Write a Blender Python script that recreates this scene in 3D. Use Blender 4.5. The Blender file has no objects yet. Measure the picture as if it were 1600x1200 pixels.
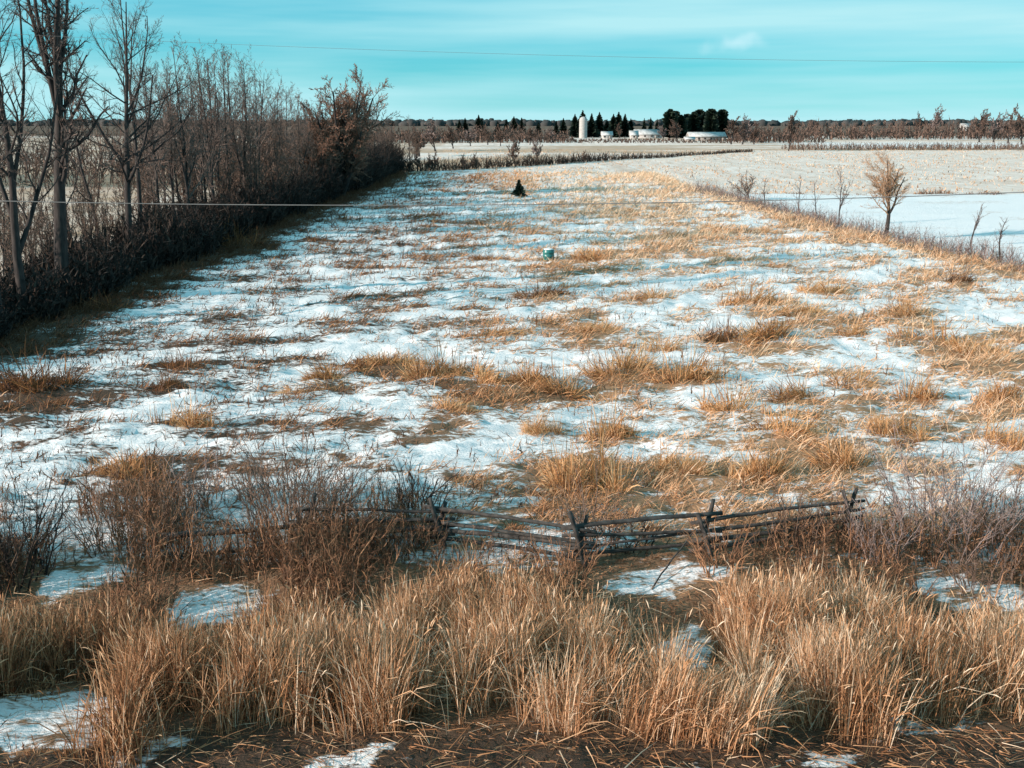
import bpy, math
import numpy as np
R = math.radians
# ------------------------------------------------------------------ camera, sky, sun, exposure
scene = bpy.context.scene
CAM_H, FPX = 7.5, 1700.0
PITCH = math.atan(410/FPX)
cam = bpy.data.objects.new('camera', bpy.data.cameras.new('camera'))
scene.collection.objects.link(cam); scene.camera = cam
cam.location = (0, 0, CAM_H); cam.rotation_euler = (R(90) - PITCH, 0, 0)
cam.data.sensor_width = 36.0; cam.data.lens = 36.0 * FPX / 1600.0
cam.data.clip_start = 0.1; cam.data.clip_end = 12000

SUN_EL, SUN_AZ = R(18), R(246)          # azimuth clockwise from +Y: low sun, from the left and a little behind the camera
world = bpy.data.worlds.new('World'); scene.world = world; world.use_nodes = True
wn, wl = world.node_tree.nodes, world.node_tree.links
wn.clear()
def wnode(t, **k):
    n = wn.new(t)
    for a, b in k.items(): setattr(n, a, b)
    return n
w_out = wnode('ShaderNodeOutputWorld'); w_bg = wnode('ShaderNodeBackground')
w_sky = wnode('ShaderNodeTexSky', sky_type='NISHITA', sun_disc=False, sun_elevation=SUN_EL, sun_rotation=SUN_AZ,
              altitude=100, air_density=1.0, dust_density=0.0, ozone_density=2.0)
w_tint = wnode('ShaderNodeMix', data_type='RGBA', blend_type='MULTIPLY'); w_tint.inputs[0].default_value = 1
w_tint.inputs[7].default_value = (0.42, 1.36, 1.55, 1)
w_tc = wnode('ShaderNodeTexCoord'); w_map = wnode('ShaderNodeMapping')
w_map.inputs['Rotation'].default_value = (0, R(-6), 0); w_map.inputs['Scale'].default_value = (0.9, 0.9, 13); w_map.inputs['Location'].default_value = (7.59, 2.03, 1.19)
w_no = wnode('ShaderNodeTexNoise'); w_no.inputs['Scale'].default_value = 1.25; w_no.inputs['Detail'].default_value = 5; w_no.inputs['Roughness'].default_value = 0.52
w_ramp = wnode('ShaderNodeValToRGB')
w_ramp.color_ramp.elements[0].position = 0.42; w_ramp.color_ramp.elements[0].color = (0, 0, 0, 1)
w_ramp.color_ramp.elements[1].position = 0.63; w_ramp.color_ramp.elements[1].color = (1, 1, 1, 1)
w_cl = wnode('ShaderNodeMix', data_type='RGBA'); w_cl.inputs[7].default_value = (6.4, 11.4, 12.2, 1)
w_fac = wnode('ShaderNodeMath', operation='MULTIPLY'); w_fac.inputs[1].default_value = 0.95
wl.new(w_tc.outputs['Generated'], w_map.inputs['Vector']); wl.new(w_map.outputs[0], w_no.inputs['Vector'])
wl.new(w_no.outputs['Fac'], w_ramp.inputs[0]); wl.new(w_ramp.outputs[0], w_fac.inputs[0])
wl.new(w_sky.outputs[0], w_tint.inputs[6]); w_veil = wnode('ShaderNodeMix', data_type='RGBA'); w_veil.inputs[0].default_value = 0.60; w_veil.inputs[7].default_value = (1.9, 8.7, 11.2, 1)   # thin even high veil
wl.new(w_tint.outputs[2], w_veil.inputs[6]); wl.new(w_veil.outputs[2], w_cl.inputs[6]); wl.new(w_fac.outputs[0], w_cl.inputs[0])
w_puff = wnode('ShaderNodeMapping', vector_type='POINT'); w_puff.inputs['Location'].default_value = (-0.194*34, 0, -0.0665*110); w_puff.inputs['Scale'].default_value = (34, 0.0, 110)
w_len = wnode('ShaderNodeVectorMath', operation='LENGTH'); w_pn = wnode('ShaderNodeMath', operation='MULTIPLY_ADD'); w_pn.inputs[1].default_value = 2.2
w_pr = wnode('ShaderNodeMapRange', interpolation_type='SMOOTHSTEP'); w_pr.inputs[1].default_value = 2.3; w_pr.inputs[2].default_value = 1.1; w_pr.inputs[3].default_value = 0; w_pr.inputs[4].default_value = 0.55
w_pm = wnode('ShaderNodeMix', data_type='RGBA'); w_pm.inputs[7].default_value = (9.5, 13.0, 13.8, 1)
w_n2 = wnode('ShaderNodeTexNoise'); w_n2.inputs['Scale'].default_value = 40; wl.new(w_tc.outputs['Generated'], w_n2.inputs['Vector'])
wl.new(w_tc.outputs['Generated'], w_puff.inputs['Vector']); wl.new(w_puff.outputs[0], w_len.inputs[0]); wl.new(w_n2.outputs['Fac'], w_pn.inputs[0]); wl.new(w_len.outputs['Value'], w_pn.inputs[2])
wl.new(w_pn.outputs[0], w_pr.inputs[0]); wl.new(w_pr.outputs[0], w_pm.inputs[0]); wl.new(w_cl.outputs[2], w_pm.inputs[6])
wl.new(w_pm.outputs[2], w_bg.inputs[0]); w_bg.inputs[1].default_value = 0.050
wl.new(w_bg.outputs[0], w_out.inputs[0])

sun = bpy.data.objects.new('sun', bpy.data.lights.new('sun', 'SUN'))
scene.collection.objects.link(sun)
sun.data.energy = 5.0; sun.data.angle = R(0.55); sun.data.color = (1.0, 0.83, 0.70)
sun.rotation_euler = (R(90) - SUN_EL, 0, R(180) - SUN_AZ)
scene.view_settings.view_transform = 'Standard'; scene.view_settings.look = 'None'
scene.view_settings.gamma = 1; scene.view_settings.exposure = 0.60

# ------------------------------------------------------------------ helpers
col = scene.collection
rng = np.random.default_rng(11)
_tab = np.random.default_rng(5).random(65536).astype(np.float64)
def vnoise(x, y, s=0):
    x = np.asarray(x, float); y = np.asarray(y, float)
    xi = np.floor(x).astype(np.int64); yi = np.floor(y).astype(np.int64)
    fx = x - xi; fy = y - yi
    fx = fx*fx*(3-2*fx); fy = fy*fy*(3-2*fy)
    def h(a, b): return _tab[((a*73856093) ^ (b*19349663) ^ (s*83492791 + 1013)) & 65535]
    a = h(xi, yi); b = h(xi+1, yi); c = h(xi, yi+1); d = h(xi+1, yi+1)
    return (a*(1-fx)+b*fx)*(1-fy) + (c*(1-fx)+d*fx)*fy
def fbm(x, y, s=0, o=4, g=0.5):
    v = 0.0; a = 1.0; t = 0.0; f = 1.0
    for k in range(o):
        v = v + a*vnoise(np.asarray(x)*f + 17.3*k, np.asarray(y)*f - 9.1*k, s+k); t += a; a *= g; f *= 2.03
    return v/t
def sstep(a, b, x): 
    t = np.clip((np.asarray(x, float)-a)/(b-a), 0, 1); return t*t*(3-2*t)
def at(px, py, z=0.0):
    """pixel of the photograph -> the point of the horizontal plane z it looks at"""
    u, v = (px-800)/FPX, (600-py)/FPX
    d = np.array([u, math.cos(PITCH)+v*math.sin(PITCH), -math.sin(PITCH)+v*math.cos(PITCH)])
    k = (z-CAM_H)/d[2]
    return d[0]*k, d[1]*k
def px_at(X, Y, z=0.0):
    dz = z-CAM_H
    dep = Y*math.cos(PITCH)-dz*math.sin(PITCH); up = Y*math.sin(PITCH)+dz*math.cos(PITCH)
    return 800+FPX*X/dep, 600-FPX*up/dep, dep
def depth(Y): return Y*math.cos(PITCH)+CAM_H*math.sin(PITCH)

def hedge_x(y): return -17.7+0.0105*(np.clip(y, 20, 170)-36)        # foot of the hedge on the left
def right_x(y): return 25.7-0.080*(np.clip(y, 20, 130)-54)           # right boundary of the field
def far_y(x): return 167+(np.clip(x, -40, 70)+15.4)*1.55              # far end of the field runs off obliquely
SNOW_EDGE = 117.0                                                    # back edge of the open snow field at the right
def hgt(x, y):
    x = np.asarray(x, float); y = np.asarray(y, float)
    hx_, rx_ = hedge_x(y), right_x(y)
    lot = sstep(-3, 1, x-hx_)*(1-sstep(-0.5, 1.5, x-rx_))*(1-sstep(150, 200, y))
    out = 0.40*(fbm(x/26, y/26, 1, 3)-0.5)*sstep(9, 22, y)
    near = sstep(18.0, 20.5, y)
    # wind matted grass under thin snow: lumps and small ridges drawn out along one direction
    xr = x*0.95+y*0.31; yr = -x*0.31+y*0.95
    lump = (fbm(xr/2.2, yr/1.4, 2, 4, 0.6)-0.5)*0.42
    ridge = (1-np.abs(2*fbm(xr/0.95, yr/0.55, 9, 3, 0.6)-1))*0.24
    out = out + lot*near*(lump+ridge)
    # shallow roadside ditch where the tall grass grows
    out = out - 0.40*np.exp(-((y-15.2)/2.0)**2) + (1-near)*(fbm(x/0.8, y/0.6, 21, 4)-0.5)*0.26
    # smoother snow field on the right
    rf = sstep(0.5, 3, x-rx_)*(1-sstep(SNOW_EDGE-3, SNOW_EDGE+1, y))
    out = out + rf*(fbm(x/7, y/2.4, 31, 3)-0.5)*0.16
    out = out + (1-lot)*(1-rf)*sstep(45, 90, y)*(fbm(x/3.0, y/2.6, 41, 3)-0.5)*0.30
    return out

def mesh_from(name, V, F, rnd=None, mats=(), smooth=False, extra=None):
    me = bpy.data.meshes.new(name)
    V = np.ascontiguousarray(V, np.float32); F = np.ascontiguousarray(F, np.int32)
    k = F.shape[1]
    me.vertices.add(len(V)); me.vertices.foreach_set('co', V.ravel())
    me.loops.add(F.size); me.loops.foreach_set('vertex_index', F.ravel())
    me.polygons.add(len(F)); me.polygons.foreach_set('loop_start', np.arange(0, F.size, k, dtype=np.int32))
    if smooth: me.polygons.foreach_set('use_smooth', np.ones(len(F), bool))
    if rnd is not None:
        a = me.attributes.new('rnd', 'FLOAT', 'POINT'); a.data.foreach_set('value', np.ascontiguousarray(rnd, np.float32))
    for kx, vx in (extra or {}).items():
        a = me.attributes.new(kx, 'FLOAT', 'POINT'); a.data.foreach_set('value', np.ascontiguousarray(vx, np.float32))
    for m in mats: me.materials.append(m)
    me.update(calc_edges=True)
    return me
class MB:
    """collects triangles, builds one mesh"""
    def __init__(s): s.V = []; s.F = []; s.r = []; s.n = 0
    def add(s, V, F, r=0.5):
        V = np.asarray(V, float).reshape(-1, 3); F = np.asarray(F, np.int64).reshape(-1, 3)
        s.V.append(V); s.F.append(F+s.n); s.n += len(V)
        s.r.append(np.broadcast_to(np.asarray(r, float), (len(V),)))
    def tube(s, P, Rr, k=5, r=0.5):
        P = np.asarray(P, float); Rr = np.asarray(Rr, float)
        B, n, _ = P.shape
        if B == 0: return
        T = np.gradient(P, axis=1); T /= np.linalg.norm(T, axis=2, keepdims=True)+1e-9
        m = T.mean(1); ref = np.where(np.abs(m[:, 2:3]) > 0.7, np.array([[1., 0.13, 0]]), np.array([[0.1, 0.07, 1.]]))
        e1 = np.cross(T, ref[:, None, :]); e1 /= np.linalg.norm(e1, axis=2, keepdims=True)+1e-9
        e2 = np.cross(T, e1)
        a = np.arange(k)*2*math.pi/k
        ring = e1[:, :, None, :]*np.cos(a)[None, None, :, None] + e2[:, :, None, :]*np.sin(a)[None, None, :, None]
        V = P[:, :, None, :]+ring*Rr[:, :, None, None]
        idx = np.arange(B*n*k).reshape(B, n, k)
        i0 = idx[:, :-1]; i1 = idx[:, 1:]; j0 = np.roll(i0, -1, 2); j1 = np.roll(i1, -1, 2)
        F = np.concatenate([np.stack([i0, j0, i1], -1).reshape(-1, 3), np.stack([j0, j1, i1], -1).reshape(-1, 3)])
        rr = np.repeat(np.broadcast_to(np.asarray(r, float), (B,)), n*k)
        s.add(V, F, rr)
    def ribbon(s, P, W, r=0.5, rg=rng):
        P = np.asarray(P, float); B, n, _ = P.shape
        if B == 0: return
        d = P[:, -1]-P[:, 0]; q = rg.normal(size=(B, 3)); w = np.cross(d, q); w /= np.linalg.norm(w, axis=1, keepdims=True)+1e-9
        W = np.asarray(W, float)
        a = P + w[:, None]*W[..., None]/2; b = P - w[:, None]*W[..., None]/2
        V = np.stack([a, b], 2)              # B,n,2,3 ; the tip is a single point
        V = np.concatenate([V[:, :-1].reshape(B, -1, 3), P[:, -1:]], 1)
        m = 2*(n-1)+1; base = (np.arange(B)*m)[:, None]
        f = []
        for i in range(n-2): f += [(2*i, 2*i+1, 2*i+2), (2*i+1, 2*i+3, 2*i+2)]
        f.append((2*(n-2), 2*(n-2)+1, 2*(n-1)))
        F = (base[:, :, None]+np.array(f)[None]).reshape(-1, 3)
        s.add(V, F, np.repeat(np.broadcast_to(np.asarray(r, float), (B,)), m))
    def box(s, c, sz, r=0.5):
        c = np.array(c, float); h = np.array(sz, float)/2
        V = np.array([[i, j, k] for i in (-1, 1) for j in (-1, 1) for k in (-1, 1)])*h+c
        F = [(0,1,3),(0,3,2),(4,6,7),(4,7,5),(0,4,5),(0,5,1),(2,3,7),(2,7,6),(0,2,6),(0,6,4),(1,5,7),(1,7,3)]
        s.add(V, F, r)
    def merge(s, V, F, r): s.add(V, F, r)
    def arrays(s): return np.concatenate(s.V), np.concatenate(s.F), np.concatenate(s.r)
    def mesh(s, name, mats, smooth=False):
        V, F, r = s.arrays(); return mesh_from(name, V, F, r, mats, smooth)
def obj(name, me, parent=None, loc=None):
    o = bpy.data.objects.new(name, me); col.objects.link(o)
    if parent: o.parent = parent
    if loc is not None: o.location = loc
    return o
def tag(o, label=None, cat=None, group=None, kind=None):
    if label: o['label'] = label
    if cat: o['category'] = cat
    if group: o['group'] = group
    if kind: o['kind'] = kind
    return o
def thing(name, parts, loc, label, cat, group=None, rz=0.0, sc=(1, 1, 1)):
    """an Empty at the base of the thing with one child per part; parts = [(part name, mesh)]"""
    e = bpy.data.objects.new(name, None); col.objects.link(e); e.empty_display_size = 0.3
    e.location = loc; e.rotation_euler = (0, 0, rz); e.scale = sc
    for pn, me in parts:
        if me is not None: obj(pn, me, e)
    return tag(e, label, cat, group)

def blade_paths(base, az, th0, kap, ln, n):
    N = len(base); P = np.zeros((N, n, 3)); P[:, 0] = base
    for i in range(1, n):
        s = (i-0.5)/(n-1); th = th0+kap*s
        d = np.stack([np.sin(th)*np.cos(az), np.sin(th)*np.sin(az), np.cos(th)], -1)
        P[:, i] = P[:, i-1]+d*(ln/(n-1))[:, None]
    return P
def taper(w, n): return w[:, None]*np.linspace(1, 0.35, n)[None]

# ------------------------------------------------------------------ materials
def new_mat(name):
    m = bpy.data.materials.new(name); m.use_nodes = True; m.node_tree.nodes.clear(); return m, m.node_tree.nodes, m.node_tree.links
def N_(nd, t, **k):
    n = nd.new(t)
    for a, b in k.items(): setattr(n, a, b)
    return n
def ramp_node(nd, stops):
    r = N_(nd, 'ShaderNodeValToRGB'); e = r.color_ramp.elements
    while len(e) < len(stops): e.new(0.5)
    for i, (p, c) in enumerate(stops): e[i].position = p; e[i].color = (*c, 1)
    return r
def mat_blades(name, stops, trans=0.22, rough=0.7):
    m, nd, lk = new_mat(name)
    at_ = N_(nd, 'ShaderNodeAttribute', attribute_name='rnd'); rp = ramp_node(nd, stops)
    oi = N_(nd, 'ShaderNodeObjectInfo'); ad = N_(nd, 'ShaderNodeMath', operation='MULTIPLY_ADD'); ad.inputs[1].default_value = 0.16
    sb = N_(nd, 'ShaderNodeMath', operation='SUBTRACT'); sb.inputs[1].default_value = 0.08
    lk.new(oi.outputs['Random'], ad.inputs[0]); lk.new(at_.outputs['Fac'], ad.inputs[2]); lk.new(ad.outputs[0], sb.inputs[0]); lk.new(sb.outputs[0], rp.inputs[0])
    p = N_(nd, 'ShaderNodeBsdfPrincipled'); p.inputs['Roughness'].default_value = rough; p.inputs['Specular IOR Level'].default_value = 0.25
    t = N_(nd, 'ShaderNodeBsdfTranslucent'); mx = N_(nd, 'ShaderNodeMixShader'); mx.inputs[0].default_value = trans
    o = N_(nd, 'ShaderNodeOutputMaterial')
    lk.new(rp.outputs[0], p.inputs['Base Color']); lk.new(rp.outputs[0], t.inputs[0])
    lk.new(p.outputs[0], mx.inputs[1]); lk.new(t.outputs[0], mx.inputs[2]); lk.new(mx.outputs[0], o.inputs[0])
    return m
def mat_noise(name, c1, c2, scale=6, rough=0.85, stretch=(1, 1, 1), bump=0.3, spec=0.2, coat=0):
    m, nd, lk = new_mat(name)
    tc = N_(nd, 'ShaderNodeTexCoord'); mp = N_(nd, 'ShaderNodeMapping'); mp.inputs['Scale'].default_value = stretch
    no = N_(nd, 'ShaderNodeTexNoise'); no.inputs['Scale'].default_value = scale; no.inputs['Detail'].default_value = 6
    rp = ramp_node(nd, [(0.3, c1), (0.7, c2)])
    p = N_(nd, 'ShaderNodeBsdfPrincipled'); p.inputs['Roughness'].default_value = rough; p.inputs['Specular IOR Level'].default_value = spec
    b = N_(nd, 'ShaderNodeBump'); b.inputs['Strength'].default_value = bump; b.inputs['Distance'].default_value = 0.03
    o = N_(nd, 'ShaderNodeOutputMaterial')
    lk.new(tc.outputs['Object'], mp.inputs[0]); lk.new(mp.outputs[0], no.inputs['Vector']); lk.new(no.outputs['Fac'], rp.inputs[0])
    lk.new(rp.outputs[0], p.inputs['Base Color']); lk.new(no.outputs['Fac'], b.inputs['Height']); lk.new(b.outputs[0], p.inputs['Normal'])
    lk.new(p.outputs[0], o.inputs[0])
    return m
STRAW = [(0.0, (0.07, 0.035, 0.02)), (0.22, (0.20, 0.088, 0.042)), (0.5, (0.54, 0.28, 0.14)), (0.78, (0.75, 0.485, 0.30)), (1.0, (0.82, 0.66, 0.50))]
M_grass = mat_blades('dead_grass', STRAW, 0.30)
M_tuss = mat_blades('tussock_straw', [(0.0, (0.09, 0.04, 0.022)), (0.3, (0.33, 0.15, 0.06)), (0.65, (0.60, 0.32, 0.14)), (1.0, (0.76, 0.52, 0.30))], 0.3)
M_weed = mat_blades('brown_weeds', [(0.0, (0.05, 0.03, 0.022)), (0.5, (0.18, 0.09, 0.052)), (1.0, (0.40, 0.22, 0.125))], 0.1)
M_bark = mat_noise('grey_bark', (0.020, 0.018, 0.019), (0.062, 0.053, 0.050), 9, 0.9, (1, 1, 0.25), 0.6)
M_twig = mat_blades('grey_twigs', [(0.0, (0.07, 0.055, 0.05)), (1.0, (0.20, 0.15, 0.13))], 0.0, 0.85)
M_twigbrown = mat_blades('brown_twigs', [(0.0, (0.065, 0.046, 0.040)), (1.0, (0.21, 0.142, 0.108))], 0.0, 0.85)
M_twigrust = mat_blades('rusty_twigs', [(0.0, (0.13, 0.072, 0.052)), (1.0, (0.33, 0.19, 0.135))], 0.05, 0.85)
M_twiglilac = mat_blades('lilac_grey_twigs', [(0.0, (0.10, 0.075, 0.075)), (1.0, (0.30, 0.235, 0.22))], 0.0, 0.85)
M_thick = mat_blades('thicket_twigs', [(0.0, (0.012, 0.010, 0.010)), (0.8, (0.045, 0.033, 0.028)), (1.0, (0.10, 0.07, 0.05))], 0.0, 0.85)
M_twigfar = mat_blades('far_twigs', [(0.0, (0.06, 0.042, 0.037)), (1.0, (0.18, 0.12, 0.095))], 0.0, 0.9)
M_twigtan = mat_blades('tan_twigs', [(0.0, (0.26, 0.15, 0.09)), (1.0, (0.56, 0.36, 0.23))], 0.05, 0.85)
M_needle = mat_blades('conifer_needles', [(0.0, (0.008, 0.016, 0.014)), (1.0, (0.028, 0.05, 0.034))], 0.0, 0.6)
M_rail = mat_noise('weathered_rail', (0.022, 0.021, 0.021), (0.085, 0.08, 0.076), 7, 0.9, (1, 1, 1), 0.6)
M_snow = mat_noise('snow', (0.80, 0.82, 0.85), (0.86, 0.87, 0.89), 3, 0.6, bump=0.3)

def ground_material():
    m, nd, lk = new_mat('snowy_ground')
    tc = N_(nd, 'ShaderNodeTexCoord')
    def att(n): return N_(nd, 'ShaderNodeAttribute', attribute_name=n)
    def math_(op, a, b=None, c=None):
        n = N_(nd, 'ShaderNodeMath', operation=op)
        for i, v in enumerate((a, b, c)):
            if v is None: continue
            if isinstance(v, (int, float)): n.inputs[i].default_value = v
            else: lk.new(v, n.inputs[i])
        return n.outputs[0]
    def noise(scale, st, rot=0, det=6, ro=0.6):
        mp = N_(nd, 'ShaderNodeMapping'); mp.inputs['Scale'].default_value = st; mp.inputs['Rotation'].default_value = (0, 0, rot)
        n = N_(nd, 'ShaderNodeTexNoise'); n.inputs['Scale'].default_value = scale; n.inputs['Detail'].default_value = det; n.inputs['Roughness'].default_value = ro
        lk.new(tc.outputs['Object'], mp.inputs[0]); lk.new(mp.outputs[0], n.inputs['Vector']); return n.outputs['Fac']
    def mix(f, a, b):
        n = N_(nd, 'ShaderNodeMix', data_type='RGBA'); lk.new(f, n.inputs[0])
        for i, v in ((6, a), (7, b)):
            if isinstance(v, tuple): n.inputs[i].default_value = (*v, 1)
            else: lk.new(v, n.inputs[i])
        return n.outputs[2]
    nA = noise(2.2, (0.55, 1.5, 1), R(-18)); nB = noise(9.0, (0.6, 1.3, 1), R(-18)); nC = noise(0.35, (1, 1, 1))
    streak = math_('ADD', math_('MULTIPLY', nA, 0.5), math_('MULTIPLY', nB, 0.5))
    lit = att('litter').outputs['Fac']
    # litter 0..1 : share of the surface where matted dead grass shows through the snow
    thr = math_('SUBTRACT', 0.67, math_('MULTIPLY', lit, 0.40))
    f = math_('MULTIPLY', math_('SUBTRACT', streak, thr), 11.0); f.node.use_clamp = True
    straw = mix(nB, (0.17, 0.085, 0.045), (0.52, 0.32, 0.19))
    brown = mix(nB, (0.022, 0.016, 0.013), (0.11, 0.072, 0.05))
    dead = mix(att('earth_shade').outputs['Fac'], straw, brown)
    snow = mix(nC, (0.77, 0.77, 0.79), (0.86, 0.84, 0.84))
    c = mix(f, snow, dead)
    # pale stubble fields: snow and short straw too fine to tell apart
    nS0 = noise(1.4, (0.35, 1.0, 1), 0, 7, 0.68); nS1 = noise(0.9, (0.5, 0.09, 1), 0, 8, 0.75)
    nS = math_('ADD', math_('MULTIPLY', nS0, 0.45), math_('MULTIPLY', nS1, 0.55))
    st = math_('MULTIPLY', math_('SUBTRACT', nS, 0.42), 5.0); st.node.use_clamp = True
    stub = mix(st, (0.86, 0.75, 0.69), (0.57, 0.39, 0.29))
    c = mix(att('stubble').outputs['Fac'], c, stub)
    tan = mix(nS, (0.58, 0.40, 0.27), (0.34, 0.21, 0.13))
    c = mix(att('tan').outputs['Fac'], c, tan)
    p = N_(nd, 'ShaderNodeBsdfPrincipled'); p.inputs['Roughness'].default_value = 0.75; p.inputs['Specular IOR Level'].default_value = 0.15
    b = N_(nd, 'ShaderNodeBump'); b.inputs['Strength'].default_value = 0.8; b.inputs['Distance'].default_value = 0.10
    nD = noise(22.0, (0.7, 1.2, 1), R(-18), 4, 0.65)
    lk.new(math_('ADD', streak, math_('MULTIPLY', nD, 0.5)), b.inputs['Height']); lk.new(b.outputs[0], p.inputs['Normal'])
    lk.new(c, p.inputs['Base Color']); o = N_(nd, 'ShaderNodeOutputMaterial'); lk.new(p.outputs[0], o.inputs[0])
    return m
M_ground = ground_material()

# ------------------------------------------------------------------ the ground, one sheet to the horizon
# snow patches left open in the roadside grass: centre and half size in photo pixels -> metres
PATCH = []
for px, py, wx, wy in [(70, 1115, 115, 75), (1078, 1000, 62, 48), (345, 930, 75, 26), (1015, 898, 115, 26), (130, 905, 70, 22),
                       (1478, 905, 60, 24), (1585, 915, 40, 20), (1205, 1085, 34, 40), (95, 800, 55, 40)]:
    X, Y = at(px, py); X0, _ = at(px-wx, py); _, Y0 = at(px, py+wy); _, Y1 = at(px, py-wy)
    PATCH.append((X, Y, X-X0, Y0, Y1))
def patch_mask(x, y):
    v = np.zeros(np.broadcast(x, y).shape)
    for X, Y, w, y0, y1 in PATCH:
        d = np.sqrt(((x-X)/w)**2+((y-(y0+y1)/2)/((y1-y0)/2))**2)
        v = np.maximum(v, 1-sstep(0.70, 1.15, d+1.5*(fbm(x*1.3, y*1.3, 77, 4)-0.5)))
    return v
TUFT = []      # grass clumps (x, y, half width), filled in from the clump list; dead grass thickens round them
def litter_field(x, y):
    """share of dead grass showing, 0..1"""
    xr = x*0.95+y*0.31; yr = -x*0.31+y*0.95
    big = fbm(x/7.5, y/7.0, 51, 3); mid = fbm(xr/2.0, yr/1.1, 53, 4)
    side = sstep(-11, 13, x)                       # more grass to the right
    v = 0.41-0.01*side+1.10*(mid-0.5)+0.26*sstep(0.45, 0.75, big)*side
    v = v+0.5*np.exp(-((x-right_x(y)+0.8)/1.8)**2)+0.55*np.exp(-((x-hedge_x(y)-0.6)/1.6)**2)
    for X, Y, w in TUFT:
        q = ((x-X)/(1.1*w))**2+((y-Y)/(1.6*w))**2
        v = v+0.26*np.exp(-np.minimum(q, 30))
    return np.clip(v, 0.02, 1)
def build_ground():
    ys = [9.0]
    while ys[-1] < 430:
        Y = ys[-1]; ys.append(Y+min(max(0.08, 0.00017*Y*Y), 4.0))
    while ys[-1] < 9000: ys.append(ys[-1]+ (ys[-1]-ys[-2])*1.18)
    xs = list(np.arange(-24, 33.01, 0.17))
    st = 0.14
    while xs[-1] < 7000: st = min(st*1.10, 500); xs.append(xs[-1]+st)
    st = 0.14
    while xs[0] > -7000: st = min(st*1.10, 500); xs.insert(0, xs[0]-st)
    ys = [-300, -60, -20, -6, 0, 4, 7]+ys
    xs = np.array(xs); ys = np.array(ys); X, Y = np.meshgrid(xs, ys)
    Z = hgt(X, Y)*(1-sstep(700, 2000, Y))
    hx_, rx_, yend = hedge_x(Y), right_x(Y), far_y(X)
    lot = sstep(-4.5, -0.5, X-hx_+1.2*(fbm(X/2, Y/2, 61, 2)-0.5))*(1-sstep(-0.3, 0.9, X-rx_+1.8*(fbm(X/2, Y/3, 62, 3)-0.5)))
    lot = lot*(1-sstep(-3, 3, Y-yend))
    lit = litter_field(X, Y)*lot
    front = 1-sstep(17.2, 19.4, Y+1.6*(fbm(X/1.4, Y/1.4, 63, 3)-0.5))
    pm = patch_mask(X, Y)
    lit = np.maximum(lit, front*(0.95-0.55*sstep(0.60, 0.72, fbm(X*1.1, Y*1.1, 79, 3))*sstep(13.0, 12.2, Y)))*(1-pm)+pm*(0.20+0.5*fbm(X*1.6, Y*1.6, 78, 3))
    under = sstep(-5.2, -4.0, X-hx_)*(1-sstep(-0.6, 0.9, X-hx_))*(Y < 170)          # leaf litter under the hedge
    lit = np.maximum(lit, under)
    earth_shade = front*(0.50+0.5*sstep(13.2, 12.0, Y))*(1-0.5*pm)
    earth_shade = np.maximum(earth_shade, under)
    earth_shade = np.maximum(earth_shade, 0.95*sstep(6, -8, X)*lot*(Y > 19))  # dead grass browner to the left, darkened partly to deepen the hedge shade
    right = sstep(0, 1.0, X-rx_)
    lit = lit+right*(Y < SNOW_EDGE)*0.42*sstep(0.35, 0.75, fbm(X/5, Y/2.6, 64, 4))
    Yj = Y+3.5*(fbm(X/5, Y/5, 65, 3)-0.5)+0.03*(X-50)
    stub = right*sstep(SNOW_EDGE-0.9, SNOW_EDGE+0.9, Yj)*0.95 + (1-right)*sstep(85, 150, Y)*0.75*lot*sstep(-14, 4, X)
    beyond = sstep(-4, 4, Y-np.maximum(yend, SNOW_EDGE))
    stub = np.maximum(stub, beyond*0.85)
    leftf = 1-sstep(-8, -5, X-hx_)
    stub = np.maximum(stub, leftf*0.9)
    bands = fbm(X/90, Y/22, 71, 3)
    tan = beyond*sstep(0.45, 0.60, bands)*0.85
    tan = np.maximum(tan, beyond*(1-sstep(50, 70, Y-yend))*sstep(30, -5, X)*0.9)
    snowfar = sstep(320, 330, Y)*(1-sstep(400, 420, Y))*sstep(85, 110, X)
    tan = tan*(1-snowfar); stub = stub*(1-0.7*snowfar)
    tan = np.maximum(tan, sstep(294, 302, Y+14*(fbm(X/12, Y/12, 66, 3)-0.5))*(1-sstep(312, 328, Y))*sstep(60, 90, X)*0.9)
    tan = np.maximum(tan, leftf*1.15*fbm(X/5, Y/5, 73, 3))
    tan = np.maximum(tan, sstep(560, 700, Y)*0.95)
    farw = sstep(520, 620, Y)                       # rough brown land towards the horizon
    tan = tan*(1-farw); stub = stub*(1-farw); lit = np.maximum(lit, farw); earth_shade = np.maximum(earth_shade*(1-farw), 0.75*farw)
    ny, nx = X.shape
    idx = np.arange(ny*nx).reshape(ny, nx)
    F = np.stack([idx[:-1, :-1], idx[:-1, 1:], idx[1:, 1:], idx[1:, :-1]], -1).reshape(-1, 4)
    me = mesh_from('ground', np.stack([X, Y, Z], -1).reshape(-1, 3), F, None, [M_ground], True,
                   dict(litter=lit.ravel(), earth_shade=earth_shade.ravel(), stubble=stub.ravel(), tan=tan.ravel()))
    tag(obj('ground', me), kind='structure')

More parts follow.
